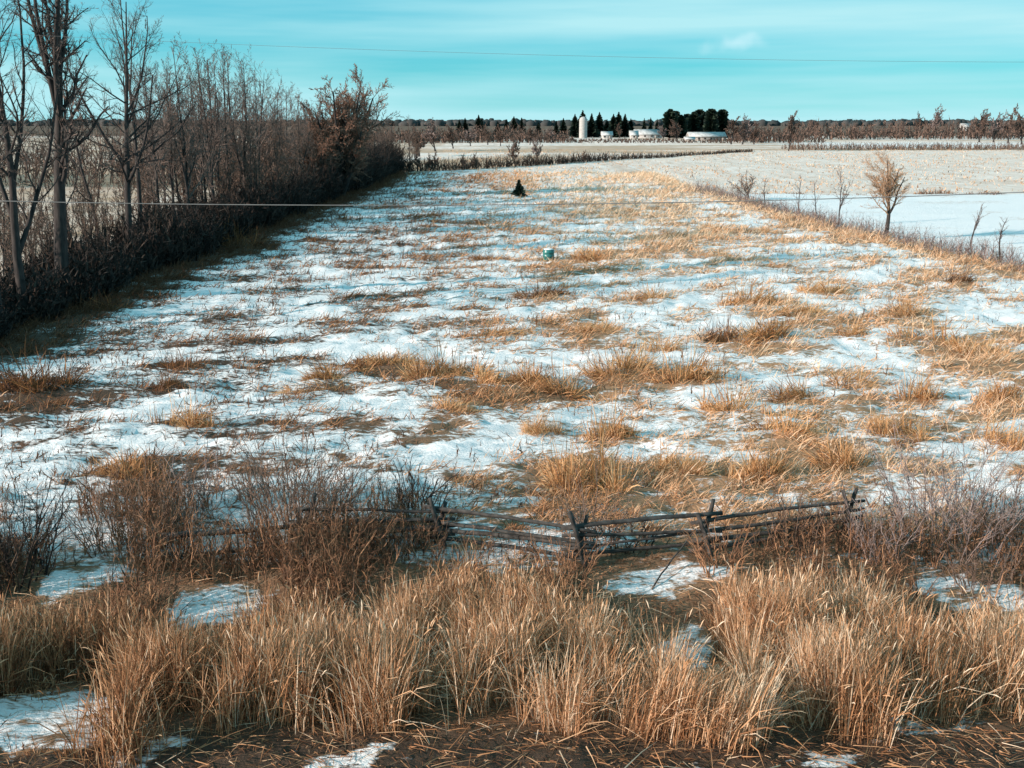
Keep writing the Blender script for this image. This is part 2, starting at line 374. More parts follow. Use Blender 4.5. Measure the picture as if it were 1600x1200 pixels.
TUSS = [  # photo x, y of the foot, width and height in pixels, tone, label
 (295, 684, 104, 46, 'o', 'rounded rusty grass clump alone on the snow at the left'),
 (281, 586, 62, 28, 'd', 'dark low grass clump in the blue shade, upper of two at the left'),
 (270, 620, 44, 22, 'd', 'small dark grass clump below another one in the shade at the left'),
 (172, 762, 128, 40, 'o', 'broad flattened brown grass clump in front of the left snow hollow'),
 (60, 622, 150, 46, 'd', 'large dark brushy clump at the left edge of the field'),
 (507, 604, 62, 30, 'o', 'small pointed tan clump left of the long tawny clump row'),
 (490, 622, 120, 14, 'p', 'thin flat streak of tan grass under the small pointed clump'),
 (600, 586, 110, 26, 'p', 'flat left end of the long tawny clump row'),
 (682, 602, 84, 48, 'o', 'peaked tawny clump in the long clump row'),
 (748, 610, 92, 40, 'o', 'brown clump right of the peaked one in the long row'),
 (812, 612, 84, 34, 'o', 'middle clump of the long tawny row'),
 (862, 624, 96, 40, 'o', 'right end clump of the long tawny row'),
 (948, 600, 74, 40, 'o', 'clump between the long row and the high tawny mound'),
 (1000, 592, 76, 46, 'p', 'pale feathery clump leaning on the high tawny mound'),
 (1076, 606, 112, 56, 'o', 'high tawny mound of grass in the middle of the field'),
 (1030, 556, 80, 30, 'p', 'thin pale clump behind the high tawny mound'),
 (1126, 540, 72, 42, 'd', 'dark tall clump next to the broad golden clump'),
 (1192, 546, 110, 38, 'o', 'broad golden grass clump right of the dark tall one'),
 (1132, 655, 92, 52, 'p', 'fine reddish clump below the high tawny mound'),
 (700, 656, 84, 24, 'p', 'low clump below the long tawny row'),
 (846, 692, 62, 32, 'o', 'small bright orange clump in front of the long row'),
 (956, 694, 80, 58, 'o', 'tall clump between the small orange one and the fence clumps'),
 (925, 780, 112, 88, 'o', 'tallest bushy grass clump just behind the rail fence'),
 (1062, 756, 100, 46, 'o', 'golden clump behind the fence, right of the tallest one'),
 (1180, 768, 110, 60, 'o', 'matted brown clump behind the fence middle corner'),
 (1320, 748, 84, 56, 'o', 'upright rusty clump behind the right fence corner'),
 (1242, 628, 92, 34, 'o', 'reddish clump with a long shadow in the right half'),
 (1232, 692, 110, 44, 'p', 'wide pale clump above the matted brown fence clump'),
 (1438, 630, 66, 52, 'o', 'orange clump beside a dark hollow at the right'),
 (1412, 696, 82, 40, 'o', 'tan clump below the orange one beside the hollow'),
 (1572, 708, 84, 62, 'o', 'large rusty clump at the right picture edge behind the grey bush'),
 (1560, 640, 74, 40, 'o', 'clump above the large rusty one at the right edge'),
 (1420, 506, 76, 30, 'o', 'tawny clump in the upper right of the field'),
 (1262, 502, 96, 20, 'p', 'flat pale clump behind the broad golden one'),
 (1500, 454, 52, 28, 'd', 'dark edged clump near the right boundary weeds'),
 (1330, 536, 62, 30, 'o', 'round clump right of the broad golden one'),
 (1462, 546, 104, 34, 'o', 'long tan clump at the right, above the orange one beside the hollow'),
 (1548, 566, 92, 34, 'p', 'pale clump close to the right edge at mid height'),
 (906, 410, 84, 22, 'o', 'reddish grass clump beside the teal drum'),
 (850, 470, 92, 24, 'd', 'dark patchy clump below the teal drum'),
 (792, 530, 92, 24, 'p', 'flat tan clump above the long tawny row'),
 (942, 530, 72, 18, 'p', 'low golden clump above the clump row'),
 (1012, 474, 74, 24, 'p', 'pale arched clump right below the drum level'),
 (1172, 484, 92, 34, 'p', 'faint pinkish clump above the dark tall clump'),
 (762, 408, 62, 14, 'd', 'flat dark clump left of the teal drum'),
 (138, 494, 110, 30, 'd', 'brown grass at the foot of the dark hedge, near end'),
 (372, 388, 110, 26, 'd', 'brown grass at the foot of the dark hedge, farther on'),
 (1066, 372, 56, 14, 'd', 'small dark clump on the far pale part of the field'),
 (1290, 470, 70, 22, 'o', 'small tan clump above the flat pale one at the right'),
 (1345, 610, 90, 30, 'p', 'low straw clump between the reddish and orange ones at the right'),
]
for px, py, w, h, tone, lab in TUSS:
    X, Y = at(px, py); TUFT.append((X, Y, w*depth(Y)/FPX/2))
build_ground()

# ------------------------------------------------------------------ tree and shrub growing
def grow(rg, P, Rd, per, t0, t1, ang, asd, ln, n, wob, trop, rr, rmin=0.004, shape=0.5):
    B, m, _ = P.shape; N = B*per
    ix = np.repeat(np.arange(B), per)
    t = t0+(t1-t0)*((np.tile(np.arange(per), B)+rg.random(N))/per)
    f = np.clip(t, 0, 0.999)*(m-1); i = f.astype(int); w = (f-i)[:, None]
    p0 = P[ix, i]*(1-w)+P[ix, i+1]*w; T = P[ix, i+1]-P[ix, i]; T /= np.linalg.norm(T, axis=1, keepdims=True)+1e-9
    r0 = Rd[ix, i]*(1-w[:, 0])+Rd[ix, i+1]*w[:, 0]
    L = np.linalg.norm(np.diff(P, axis=1), axis=2).sum(1)[ix]
    q = rg.normal(size=(N, 3)); e = np.cross(T, q); e /= np.linalg.norm(e, axis=1, keepdims=True)+1e-9
    a = R(1)*rg.normal(ang, asd, N)
    d = T*np.cos(a)[:, None]+e*np.sin(a)[:, None]
    ll = L*ln*rg.uniform(0.65, 1.25, N)*(1-shape*np.clip((t-t0)/(max(t1-t0, 1e-3)), 0, 1))
    Q = np.zeros((N, n, 3)); Q[:, 0] = p0
    for k in range(1, n):
        d = d+wob*rg.normal(size=(N, 3)); d[:, 2] += trop; d /= np.linalg.norm(d, axis=1, keepdims=True)+1e-9
        Q[:, k] = Q[:, k-1]+d*(ll/(n-1))[:, None]
    rs = np.maximum(np.minimum(r0*rr, r0*0.95), rmin)
    return Q, rs[:, None]*np.linspace(1, 0.3, n)[None]
def trunk_path(rg, h, n, wob, lean=(0, 0)):
    P = np.zeros((1, n, 3)); d = np.array([lean[0], lean[1], 1.0]); p = np.array([0, 0, -0.15])
    P[0, 0] = p
    for k in range(1, n):
        d = d+wob*rg.normal(size=3)*[1, 1, 0.2]; d /= np.linalg.norm(d); p = p+d*(h+0.15)/(n-1); P[0, k] = p
    return P
def tree_meshes(seed, h, r, style, mats):
    """style: dict with trunk wobble, lean and per level numbers; returns part meshes trunk, branches, twigs"""
    rg = np.random.default_rng(seed); s = style
    tr, br, tw = MB(), MB(), MB()
    P = trunk_path(rg, h*s.get('th', 1.0), 11, s.get('wob', 0.05), s.get('lean', (0, 0)))
    Rd = r*np.linspace(1, s.get('tip', 0.12), 11)[None]; Rd[0, 0] *= 1.35
    tr.tube(P, Rd, 8, 0.5)
    lead = [(P, Rd)]
    if s.get('fork'):
        Q, q = grow(rg, P, Rd, s['fork'], s.get('f0', 0.3), s.get('f1', 0.6), s.get('fa', 22), 6, s.get('fl', 0.6), 9, 0.06, s.get('ft', 0.10), 0.72, shape=0.3)
        tr.tube(Q, q, 6, 0.5); lead.append((Q, q))
    cnt = s['n']
    for P0, R0 in lead:
        main = P0 is P
        A, a = grow(rg, P0, R0, cnt[0] if main else max(4, cnt[0]*2//3), s.get('b0', 0.28) if main else 0.15, 0.98, s.get('a1', 45), 10, s.get('l1', 0.42), 7, s.get('w1', 0.12), s.get('u1', 0.10), 0.5, 0.012, s.get('sh', 0.55))
        br.tube(A, a, 5, 0.5)
        Bq, b = grow(rg, A, a, cnt[1], 0.15, 1.0, s.get('a2', 40), 12, s.get('l2', 0.45), 5, 0.14, s.get('u2', 0.08), 0.55, 0.006)
        br.tube(Bq, b, 3, rg.random(len(Bq)))
        C, c = grow(rg, Bq, b, cnt[2], 0.1, 1.0, 38, 14, s.get('l3', 0.5), 4, 0.16, s.get('u3', 0.06), 0.6, 0.004)
        tw.ribbon(C, c*2.0*s.get('tw', 1.0), rg.random(len(C)), rg)
        if len(cnt) > 3:
            D, d = grow(rg, C, c, cnt[3], 0.1, 1.0, 38, 14, 0.55, 3, 0.16, s.get('u3', 0.06), 0.7, 0.003)
            tw.ribbon(D, d*2.0*s.get('tw', 1.0), rg.random(len(D)), rg)
    return [('trunk', tr.mesh('tree_trunk', [mats[0]], True)), ('branches', br.mesh('tree_branches', [mats[1]], True)), ('twigs', tw.mesh('tree_twigs', [mats[2]]))]
def shrub_arrays(seed, h, spread, stems, twn, lean=0.0, tr_=0.05, w=0.009, dense=5, droop=0.0, rlo=0.2, rhi=1.0):
    rg = np.random.default_rng(seed)
    n = stems
    rad = spread*0.35*np.sqrt(rg.random(n)); az0 = rg.uniform(0, 2*math.pi, n)
    base = np.stack([rad*np.cos(az0), rad*np.sin(az0), np.full(n, -0.06)], -1)
    az = az0+rg.normal(0, 0.7, n); th0 = np.abs(rg.normal(0.10, 0.14, n))+rad*0.35/spread*2
    P = blade_paths(base, az, th0, rg.normal(0.28+droop, 0.2, n), h*rg.uniform(0.55, 1.08, n), 7)
    P[:, 2:] += rg.normal(0, 0.02*h, (n, 5, 3)); P[:, :, 0] += lean*np.linspace(0, 1, 7)[None]**1.5*h
    Rd = (w*rg.uniform(0.7, 1.4, n))[:, None]*np.linspace(1, 0.35, 7)[None]
    st, tw = MB(), MB()
    st.tube(P, Rd, 4, rg.uniform(rlo, rhi, n))
    C, c = grow(rg, P, Rd, twn, 0.22, 1.0, 34, 12, 0.36, 4, 0.12, tr_, 0.65, 0.0025)
    tw.ribbon(C, c*2.4, rg.uniform(rlo, rhi, len(C)), rg)
    D, d = grow(rg, C, c, dense, 0.15, 1.0, 34, 14, 0.45, 3, 0.14, tr_, 0.7, 0.002)
    tw.ribbon(D, d*2.4, rg.uniform(rlo, rhi, len(D)), rg)
    return st, tw
def gz(x, y): return float(hgt(x, y))

# ------------------------------------------------------------------ big bare trees at the left, along the hedgerow
GREY = (M_bark, M_bark, M_twig)
def by_px(px, X): 
    """a tree that stands on the hedgerow line X and shows at column px: its distance"""
    dep = X*FPX/(px-800); return (dep-CAM_H*math.sin(PITCH))/math.cos(PITCH)
BIG = [
 (98, -18.8, -60, 0.33, dict(n=(18, 8, 8, 3), fork=6, f0=0.50, f1=0.72, fa=14, fl=0.52, ft=0.12, wob=0.008, lean=(0.07, 0), b0=0.34, a1=50, l1=0.22, tip=0.10, u1=0.06, tw=1.7), 'thick dark bare tree whose upper limbs fan out, beside the left picture edge'),
 (42, -18.4, -40, 0.19, dict(n=(12, 7, 6, 3), fork=3, f0=0.18, f1=0.40, fa=17, fl=0.72, ft=0.08, wob=0.03, lean=(-0.02, 0.02), b0=0.40, a1=42, l1=0.28, tw=1.7), 'bare tree with twin leaning trunks, left of the thickest trunk'),
 (0, -18.2, -10, 0.17, dict(n=(12, 7, 6, 3), wob=0.05, b0=0.3, a1=45, l1=0.32, lean=(0.05, 0), tw=1.7), 'bare tree cut by the left picture edge'),
 (203, -20.2, 15, 0.21, dict(n=(16, 8, 8, 3), fork=4, f0=0.30, f1=0.62, fa=34, fl=0.48, ft=0.16, wob=0.02, lean=(0.05, 0), b0=0.32, a1=56, l1=0.34, sh=0.6, tw=1.8), 'open bare tree with low side limbs, right of the thickest trunk'),
 (224, -21.0, -5, 0.15, dict(n=(12, 7, 6, 3), fork=2, f0=0.5, f1=0.65, fa=16, fl=0.42, wob=0.015, lean=(0.05, 0), b0=0.4, a1=42, l1=0.26, tw=1.8), 'tall slender bare tree with a straight trunk, close beside the open-limbed tree'),
 (160, -23.0, 110, 0.12, dict(n=(10, 6, 5, 3), wob=0.07, b0=0.3, a1=40, l1=0.34, lean=(-0.12, 0), tw=1.7), 'thin crooked bare tree between the thickest trunk and the open-limbed tree'),
 (118, -22.0, 90, 0.12, dict(n=(10, 6, 5, 3), wob=0.05, b0=0.3, a1=36, l1=0.34), 'thin upright bare tree just right of the thickest trunk'),
]
for i, (px, X, h, r, st, lab) in enumerate(BIG):
    Y = by_px(px, X); h = CAM_H+(190-h)*depth(Y)/FPX          # the list gives the row of the tree top
    thing('bare_tree', tree_meshes(100+i, h, r, st, GREY), (X, Y, gz(X, Y)), lab, 'tree', 'large bare trees at the left', 0.4*i)
# slender trees further along the hedgerow
UP = dict(n=(15, 7, 6, 3), wob=0.03, b0=0.22, a1=34, l1=0.36, u1=0.14, sh=0.6, tip=0.1, tw=3.0)
UPF = dict(UP, fork=3, f0=0.25, f1=0.5, fa=18, fl=0.6, ft=0.12)
MIDV = [tree_meshes(200+i, 10.0, 0.12, s, (M_bark, M_twig, M_twig)) for i, s in enumerate([UP, UPF, dict(UP, a1=42, l1=0.42), dict(UPF, fork=4)])]
for i, (px, X, h, lab) in enumerate([
  (252, -21.5, 100, 'bare hedgerow tree next to the slender straight tree'),
  (297, -20.5, 62, 'tallest bare tree of the hedgerow middle, with upright twigs'),
  (318, -22.5, 92, 'bare hedgerow tree right behind the tallest middle tree'),
  (338, -20.0, 76, 'fork-topped bare tree in the hedgerow middle'),
  (362, -20.8, 68, 'many-branched bare tree reaching high above the hedgerow middle'),
  (383, -19.6, 82, 'bare tree right of the many-branched one in the hedgerow'),
  (404, -20.4, 95, 'bare tree where the tall hedgerow row steps down'),
  (432, -20.0, 132, 'low bare tree just past the step in the hedgerow'),
  (452, -21.2, 128, 'spreading grey bare tree left of the rusty willow'),
  (474, -19.0, 142, 'small grey bare tree touching the rusty willow crown'),
  (596, -19.0, 176, 'thin bare tree on the skyline just right of the rusty willow'),
  (612, -18.6, 180, 'second thin bare tree on the skyline right of the rusty willow'),
  (640, -20.0, 178, 'faint thin bare tree near the far end of the hedgerow')]):
    Y = by_px(px, X); k = (CAM_H+(190-h)*depth(Y)/FPX)/11.0
    thing('bare_tree', MIDV[i % 4], (X, Y, gz(X, Y)), lab, 'tree', 'slender bare trees of the hedgerow', 1.1*i, (k, k, k))
rq = np.random.default_rng(17)
for i, (px, top) in enumerate([(243, 105), (262, 118), (274, 88), (286, 110), (306, 84), (325, 100), (346, 88), (354, 104), (371, 82), (393, 92), (412, 112), (421, 126), (441, 140), (462, 146), (484, 150), (504, 152)]):
    X = -20.2-rq.uniform(0, 5.5); Y = by_px(px, X); k = (CAM_H+(190-top)*depth(Y)/FPX)/11.0
    thing('bare_tree', MIDV[(i*3+1) % 4], (X, Y, gz(X, Y)), 'thin upright bare tree in the grey screen behind the hedgerow front', 'tree', 'thin trees of the grey hedgerow screen', rq.uniform(0, 6), (k*0.9, k*0.9, k))
# the rusty, dense crowned willow
wl_parts = tree_meshes(231, 8.6, 0.24, dict(n=(16, 9, 8, 3), fork=12, f0=0.02, f1=0.55, fa=38, fl=0.98, ft=0.10, th=0.62, b0=0.15, a1=38, l1=0.42, l2=0.5, u1=0.06, u2=0.05, u3=0.06, sh=0.3, tw=4.8), (M_bark, M_twigbrown, M_twigrust))
X, Y = -16.9, by_px(534, -16.9)
thing('willow_tree', wl_parts, (X, Y, gz(X, Y)), 'rusty brown dense-twigged willow towering over the end of the dark hedge', 'tree', None, 0.6, (1.5, 1.5, 1.62))
X, Y = -19.0, by_px(492, -19.0)
thing('willow_tree', wl_parts, (X, Y, gz(X, Y)), 'lower rusty willow left of the towering one', 'tree', None, 2.6, (1.1, 1.1, 0.95))

# brown saplings standing densely behind the dark hedge
SAPV = []
for i in range(4):
    SAPV.append(tree_meshes(260+i, 6.0, 0.06, dict(n=(10, 7, 7), fork=5, f0=0.03, f1=0.3, fa=16, fl=0.85, ft=0.10, b0=0.2, a1=34, l1=0.34, u1=0.12, tw=4.5), (M_bark, M_twigbrown, M_twigbrown)))
rs = np.random.default_rng(31)
k = 0
for Y in np.arange(58, 168, 2.2):
    for rep in range(2 if Y > 75 else 1):
        X = -18.6-rs.uniform(0, 9); Yq = Y+rs.uniform(-0.8, 0.8); s = rs.uniform(0.72, 1.2)*(0.9+0.2*sstep(60, 110, Y))
        thing('bare_sapling', SAPV[k % 4], (X, Yq, gz(X, Yq)), 'brown twiggy sapling in the dense row behind the dark hedge', 'sapling', 'brown saplings behind the dark hedge', rs.uniform(0, 6.28), (s*1.1, s*1.1, s)); k += 1

for Y in np.arange(31, 62, 0.95):
    X = -20.5-rs.uniform(0, 5.5); s = rs.uniform(0.42, 0.78)
    thing('bare_sapling', SAPV[k % 4], (X, Y, gz(X, Y)), 'thin-stemmed sapling among the large trunks at the left', 'sapling', 'saplings among the large left trunks', rs.uniform(0, 6.28), (s*0.9, s*0.9, s)); k += 1
for Y in np.arange(166, 236, 3.2):
    X = -15.6-rs.uniform(0, 9)-0.03*(Y-166); s = rs.uniform(0.55, 0.95)*(1-0.25*sstep(170, 235, Y))
    thing('bare_sapling', SAPV[k % 4], (X, Y, gz(X, Y)), 'low brown sapling in the taper beyond the far end of the hedge', 'sapling', 'saplings beyond the hedge end', rs.uniform(0, 6.28), (s*1.5, s*1.5, s)); k += 1

# ------------------------------------------------------------------ the dark hedge thicket (one tangled mass)
def thicket(name, xs, ys, hs, n_tw, mat, w0=0.012, label=None, rlo=0.0, rhi=1.0, seed=1, dense=3, lw=1.0):
    rg = np.random.default_rng(seed); n = len(xs)
    base = np.stack([xs, ys, hgt(xs, ys)-0.05], -1)
    P = blade_paths(base, rg.uniform(0, 6.28, n), np.abs(rg.normal(0.12, 0.16, n)), rg.normal(0.35, 0.3, n), hs, 5)
    P[:, 1:] += rg.normal(0, 0.05, (n, 4, 3))*hs[:, None, None]*0.5
    Rd = (w0*rg.uniform(0.6, 1.4, n))[:, None]*np.linspace(1, 0.4, 5)[None]
    b = MB(); r = rg.uniform(rlo, rhi, n)
    b.ribbon(P, Rd*2, r, rg)
    C, c = grow(rg, P, Rd, n_tw, 0.12, 1.0, 38, 15, 0.42, 3, 0.15, 0.05, 0.75, 0.003)
    b.ribbon(C, c*2.2*lw, rg.uniform(rlo, rhi, len(C)), rg)
    if dense:
        D, d = grow(rg, C, c, dense, 0.1, 1.0, 40, 15, 0.5, 3, 0.15, 0.05, 0.8, 0.003)
        b.ribbon(D, d*2.2*lw, rg.uniform(rlo, rhi, len(D)), rg)
    o = obj(name, b.mesh(name, [mat])); tag(o, label, None, None, 'stuff'); return o
rh = np.random.default_rng(77)
n = 10500
hy = 30.5+(168-31)*rh.random(n)**1.35
front = hedge_x(hy)+1.0*(fbm(hy/3.5, hy*0, 81, 3)-0.5)*2
hx = front-rh.random(n)**1.4*4.2
hh = (1.75+1.0*sstep(38, 75, hy)+1.2*sstep(85, 120, hy))*(0.70+0.60*fbm(hy/2.6, hx/1.8, 83, 3))*rh.uniform(0.8, 1.15, n)*(0.5+0.5*sstep(0, 1.0, front-hx))
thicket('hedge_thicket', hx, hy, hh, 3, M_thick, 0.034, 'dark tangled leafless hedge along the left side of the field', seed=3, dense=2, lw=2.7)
# brown wood far left behind the snowy strip
n = 950
wx = -34-rh.random(n)**0.9*95; wy = 127+rh.random(n)*34+0.12*(wx+34)
thicket('brown_wood', wx, wy, rh.uniform(4.0, 8.6, n), 7, M_twigfar, 0.065, 'brown leafless wood behind the snowy strip at the left', seed=5, dense=4, lw=1.6)

# ------------------------------------------------------------------ roadside tall grass (one mass)
def tall_grass():
    rg = np.random.default_rng(41)
    n = 300000
    x = rg.uniform(-9.8, 10.2, n); y = rg.uniform(11.3, 18.9, n)
    clump = fbm(x/0.55, y/0.55, 91, 3); big = fbm(x/2.0, y/1.5, 92, 3)
    front = 12.12+0.9*(fbm(x/0.9, x*0, 93, 3)-0.5)*2+0.5*sstep(4.2, 6.5, x)-0.3*sstep(-3.6, -5.0, x)
    back = 15.3+1.5*np.exp(-((x+0.45)/1.5)**2)+1.0*np.exp(-((x-4.6)/1.6)**2)+0.4*sstep(7, 9, x)-0.3*sstep(-2.8, -5.0, x)+1.6*(fbm(x/0.9, x*0+3, 94, 3)-0.5)
    dens = sstep(0.0, 0.8, y-front)*(1-sstep(-0.9, 0.5, y-back))*sstep(0.39, 0.55, clump+0.35*(big-0.4))
    dens = dens*(1-0.985*patch_mask(x, y))
    keep = rg.random(n) < dens
    x, y, clump, big = x[keep], y[keep], clump[keep], big[keep]
    n = len(x)
    h = rg.uniform(0.45, 1.35, n)*(0.60+0.70*clump)*(1.0-0.30*sstep(14.8, 17.0, y))
    # grass in front of an open snow patch is short
    for X, Y, w, y0, y1 in PATCH:
        lim = np.maximum(y0-y, 0)*math.tan(R(26))+0.12
        inn = (np.abs(x-X) < w*0.8) & (y < y1)
        h = np.where(inn, np.minimum(h, lim*rg.uniform(0.7, 1.2, n)), h)
    g = np.maximum(h, 0.12)
    cx = fbm(x/0.8, y/0.8, 95, 2)-0.5; cy = fbm(x/0.8, y/0.8, 96, 2)-0.5
    az = np.arctan2(cy+rg.normal(0, 0.45, n)-0.05, cx+rg.normal(0, 0.45, n)+0.06)
    P = blade_paths(np.stack([x, y, hgt(x, y)-0.03], -1), az, np.abs(rg.normal(0.08, 0.12, n)), np.abs(rg.normal(0.22, 0.50, n))+1.1*(rg.random(n) < 0.10), g, 4)
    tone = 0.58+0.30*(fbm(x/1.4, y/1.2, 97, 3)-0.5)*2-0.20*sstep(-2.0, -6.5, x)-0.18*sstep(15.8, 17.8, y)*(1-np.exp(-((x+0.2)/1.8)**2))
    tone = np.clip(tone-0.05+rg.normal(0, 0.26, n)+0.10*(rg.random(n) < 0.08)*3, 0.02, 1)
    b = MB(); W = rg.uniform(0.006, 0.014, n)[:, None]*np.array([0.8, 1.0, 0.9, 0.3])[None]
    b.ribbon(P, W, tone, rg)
    # a share of the stalks carries a drooping seed head
    sel = rg.random(n) < 0.14; Q = P[sel][:, 2:4]; m = len(Q)
    tipd = Q[:, 1]-Q[:, 0]; tipd /= np.linalg.norm(tipd, axis=1, keepdims=True)+1e-9
    H = np.stack([Q[:, 1]-0.02*tipd, Q[:, 1]+0.07*tipd, Q[:, 1]+0.15*tipd-[0, 0, 0.03]], 1)
    b.ribbon(H, np.tile([0.006, 0.016, 0.008], (m, 1)), np.clip(tone[sel]+0.08, 0, 1), rg)
    # stalks that have fallen over along the front edge and on the patches
    for n2, la, lb, lift in ((3600, 0.3, 0.8, 0.14), (30000, 0.05, 0.22, 0.02)):
        x2 = rg.uniform(-9.5, 9.8, n2); y2 = rg.uniform(10.6, 17.5, n2) if lift > 0.1 else rg.uniform(10.6, 19.0, n2)
        k2 = rg.random(n2) > 0.85*patch_mask(x2, y2); x2, y2 = x2[k2], y2[k2]; n2 = len(x2)
        az2 = rg.normal(-1.2, 1.1, n2)
        P2 = blade_paths(np.stack([x2, y2, hgt(x2, y2)+0.005+lift*rg.random(n2)], -1), az2, rg.normal(1.32, 0.16, n2), rg.normal(0.25, 0.15, n2), rg.uniform(la, lb, n2), 3)
        b.ribbon(P2, taper(rg.uniform(0.007, 0.016, n2), 3), np.clip(rg.normal(0.50 if lift > 0.1 else 0.32, 0.24, n2), 0, 1), rg)
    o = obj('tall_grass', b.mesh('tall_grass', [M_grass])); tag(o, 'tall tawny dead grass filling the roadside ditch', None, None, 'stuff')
    return len(b.V)
tall_grass()
def roadside_weeds():
    """dark brown forbs between the ditch grass and the rail fence"""
    rg = np.random.default_rng(43); n = 12500
    x = rg.uniform(-10.5, 11, n); y = rg.uniform(15.4, 20.4, n)
    m = fbm(x/1.0, y/0.7, 101, 3)
    lf = sstep(-0.8, -2.2, x); rt = sstep(3.4, 5.4, x)
    dens = (0.22+0.78*lf+0.6*rt)*sstep(0.34, 0.52, m)*(1-sstep(18.4+0.9*lf, 19.8+1.0*lf, y))*(1-0.97*patch_mask(x, y))
    keep = rg.random(n) < dens; x, y = x[keep], y[keep]; n = len(x)
    h = rg.uniform(0.3, 0.85, n)*(1+0.45*sstep(-1.5, -3.5, x))*(1-0.45*np.exp(-((x-2.2)/2.2)**2))
    for X, Y, w, y0, y1 in PATCH:
        lim = np.maximum(y0-y, 0)*math.tan(R(22))+0.10
        h = np.where((np.abs(x-X) < w*0.9) & (y < y1), np.minimum(h, lim), h)
    thicket('roadside_weeds', x, y, h, 5, M_weed, 0.010, 'dark brown dead weeds between the ditch grass and the rail fence', seed=9, dense=2)
roadside_weeds()

# ------------------------------------------------------------------ short dead grass poking through the snow of the field
def field_grass():
    rg = np.random.default_rng(47); n = 1150000
    y = 19.0+(160-19.0)*rg.random(n)**1.9
    x = hedge_x(y)-0.5+(right_x(y)-hedge_x(y)+1.5)*rg.random(n)
    vis = np.abs(x) < 0.50*depth(y)+1.5
    x, y = x[vis], y[vis]; n = len(x)
    lit = litter_field(x, y); fine = fbm(x/0.55, y/0.5, 111, 3)
    keep = rg.random(n) < np.clip((lit-0.24)*1.1, 0, 0.8)*(1-0.55*sstep(60, 110, y))*sstep(0.42, 0.62, fine)*(1-patch_mask(x, y))
    x, y, lit = x[keep], y[keep], lit[keep]; n = len(x)
    ln = rg.uniform(0.10, 0.36, n)*(0.6+1.3*lit)*(1+0.006*(y-19))
    az = rg.normal(0.1, 0.75, n)+math.pi*(rg.random(n) < 0.22)
    P = blade_paths(np.stack([x, y, hgt(x, y)-0.02], -1), az, np.abs(rg.normal(0.85, 0.40, n)), rg.uniform(0.1, 0.8, n), ln, 3)
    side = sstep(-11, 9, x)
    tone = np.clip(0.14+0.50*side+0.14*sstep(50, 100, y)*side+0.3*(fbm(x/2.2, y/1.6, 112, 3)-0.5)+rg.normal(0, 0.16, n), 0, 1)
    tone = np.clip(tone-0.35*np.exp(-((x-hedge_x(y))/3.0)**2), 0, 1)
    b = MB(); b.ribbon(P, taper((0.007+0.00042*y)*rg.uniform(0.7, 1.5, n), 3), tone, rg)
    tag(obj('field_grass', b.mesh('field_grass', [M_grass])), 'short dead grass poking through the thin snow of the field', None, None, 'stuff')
    # dark stubs and stems, scattered
    n = 24000; y = 20+125*rg.random(n)**1.5; x = hedge_x(y)+(right_x(y)-hedge_x(y))*rg.random(n)**2.0
    kk = fbm(x/1.6, y/1.6, 115, 3) > 0.50; x, y = x[kk], y[kk]; n = len(x)
    thicket('dark_stubble', x, y, rg.uniform(0.10, 0.36, n)*(1+0.005*y), 3, M_weed, 0.012, 'small dark weed stubs dotted over the snowy field', seed=12, dense=0, rhi=0.55, lw=1.6)
field_grass()
# weeds along the right boundary and the far boundary of the lot
def margins():
    rg = np.random.default_rng(53); n = 2200
    y = 40+80*rg.random(n); x = right_x(y)+rg.normal(0.2, 0.6, n)-0.5
    thicket('boundary_weeds', x, y, rg.uniform(0.4, 1.3, n)*(0.5+fbm(y/1.6, y*0, 121, 3)), 5, M_twiglilac, 0.013, 'grey-brown weeds along the right boundary of the field', seed=13, dense=1, lw=1.5)
    n = 2000; xx = -16+rg.random(n)*78
    yy = far_y(xx)+rg.normal(0, 1.0, n)
    thicket('far_boundary_weeds', xx, yy, rg.uniform(0.7, 2.4, n)*(1-0.6*sstep(0, 45, xx)), 5, M_thick, 0.045, 'dark strip of weeds across the far end of the field', seed=14, dense=0, lw=2)
    n = 1500; xx = 21+rg.random(n)*55; yy = SNOW_EDGE-3.5*(fbm(xx/5, xx*0+SNOW_EDGE/5, 65, 3)-0.5)-0.03*(xx-50)+rg.normal(0, 0.45, n)
    thicket('snow_field_edge_weeds', xx, yy, rg.uniform(0.15, 0.75, n)*sstep(0.25, 0.6, fbm(xx/3, xx*0, 122, 3)), 4, M_weed, 0.022, 'thin line of dead weeds behind the open snow field', seed=15, dense=0, lw=2)
    n = 2400; xx = 75+rg.random(n)*140; yy = 305+rg.normal(0, 5.0, n)
    thicket('far_field_weeds', xx, yy, rg.uniform(0.8, 2.4, n), 4, M_twigbrown, 0.06, 'brown weed strip behind the far pale field at the right', seed=16, dense=0, lw=2)
margins()
def far_stubble():
    """tufts of straw on the pale fields behind the lot"""
    rg = np.random.default_rng(59); n = 26000
    y = SNOW_EDGE+2+(300-SNOW_EDGE)*rg.random(n)**1.2; x = -18+(150+18)*rg.random(n)
    keep = (np.abs(x) < 0.5*depth(y)) & ((x > right_x(y)) | (y > 140)) & (rg.random(n) < 0.25+0.9*sstep(0.4, 0.6, fbm(x/6, y/14, 141, 3)))
    x, y = x[keep], y[keep]; n = len(x)
    P = blade_paths(np.stack([x, y, hgt(x, y)-0.05], -1), rg.uniform(0, 6.28, n), np.abs(rg.normal(0.5, 0.3, n)), rg.uniform(0, 0.8, n), rg.uniform(0.15, 0.5, n), 3)
    b = MB(); b.ribbon(P, taper(rg.uniform(0.06, 0.18, n), 3), np.clip(rg.normal(0.62, 0.2, n), 0, 1), rg)
    tag(obj('far_stubble', b.mesh('far_stubble', [M_grass])), 'straw stubble scattered over the pale far fields', None, None, 'stuff')
far_stubble()

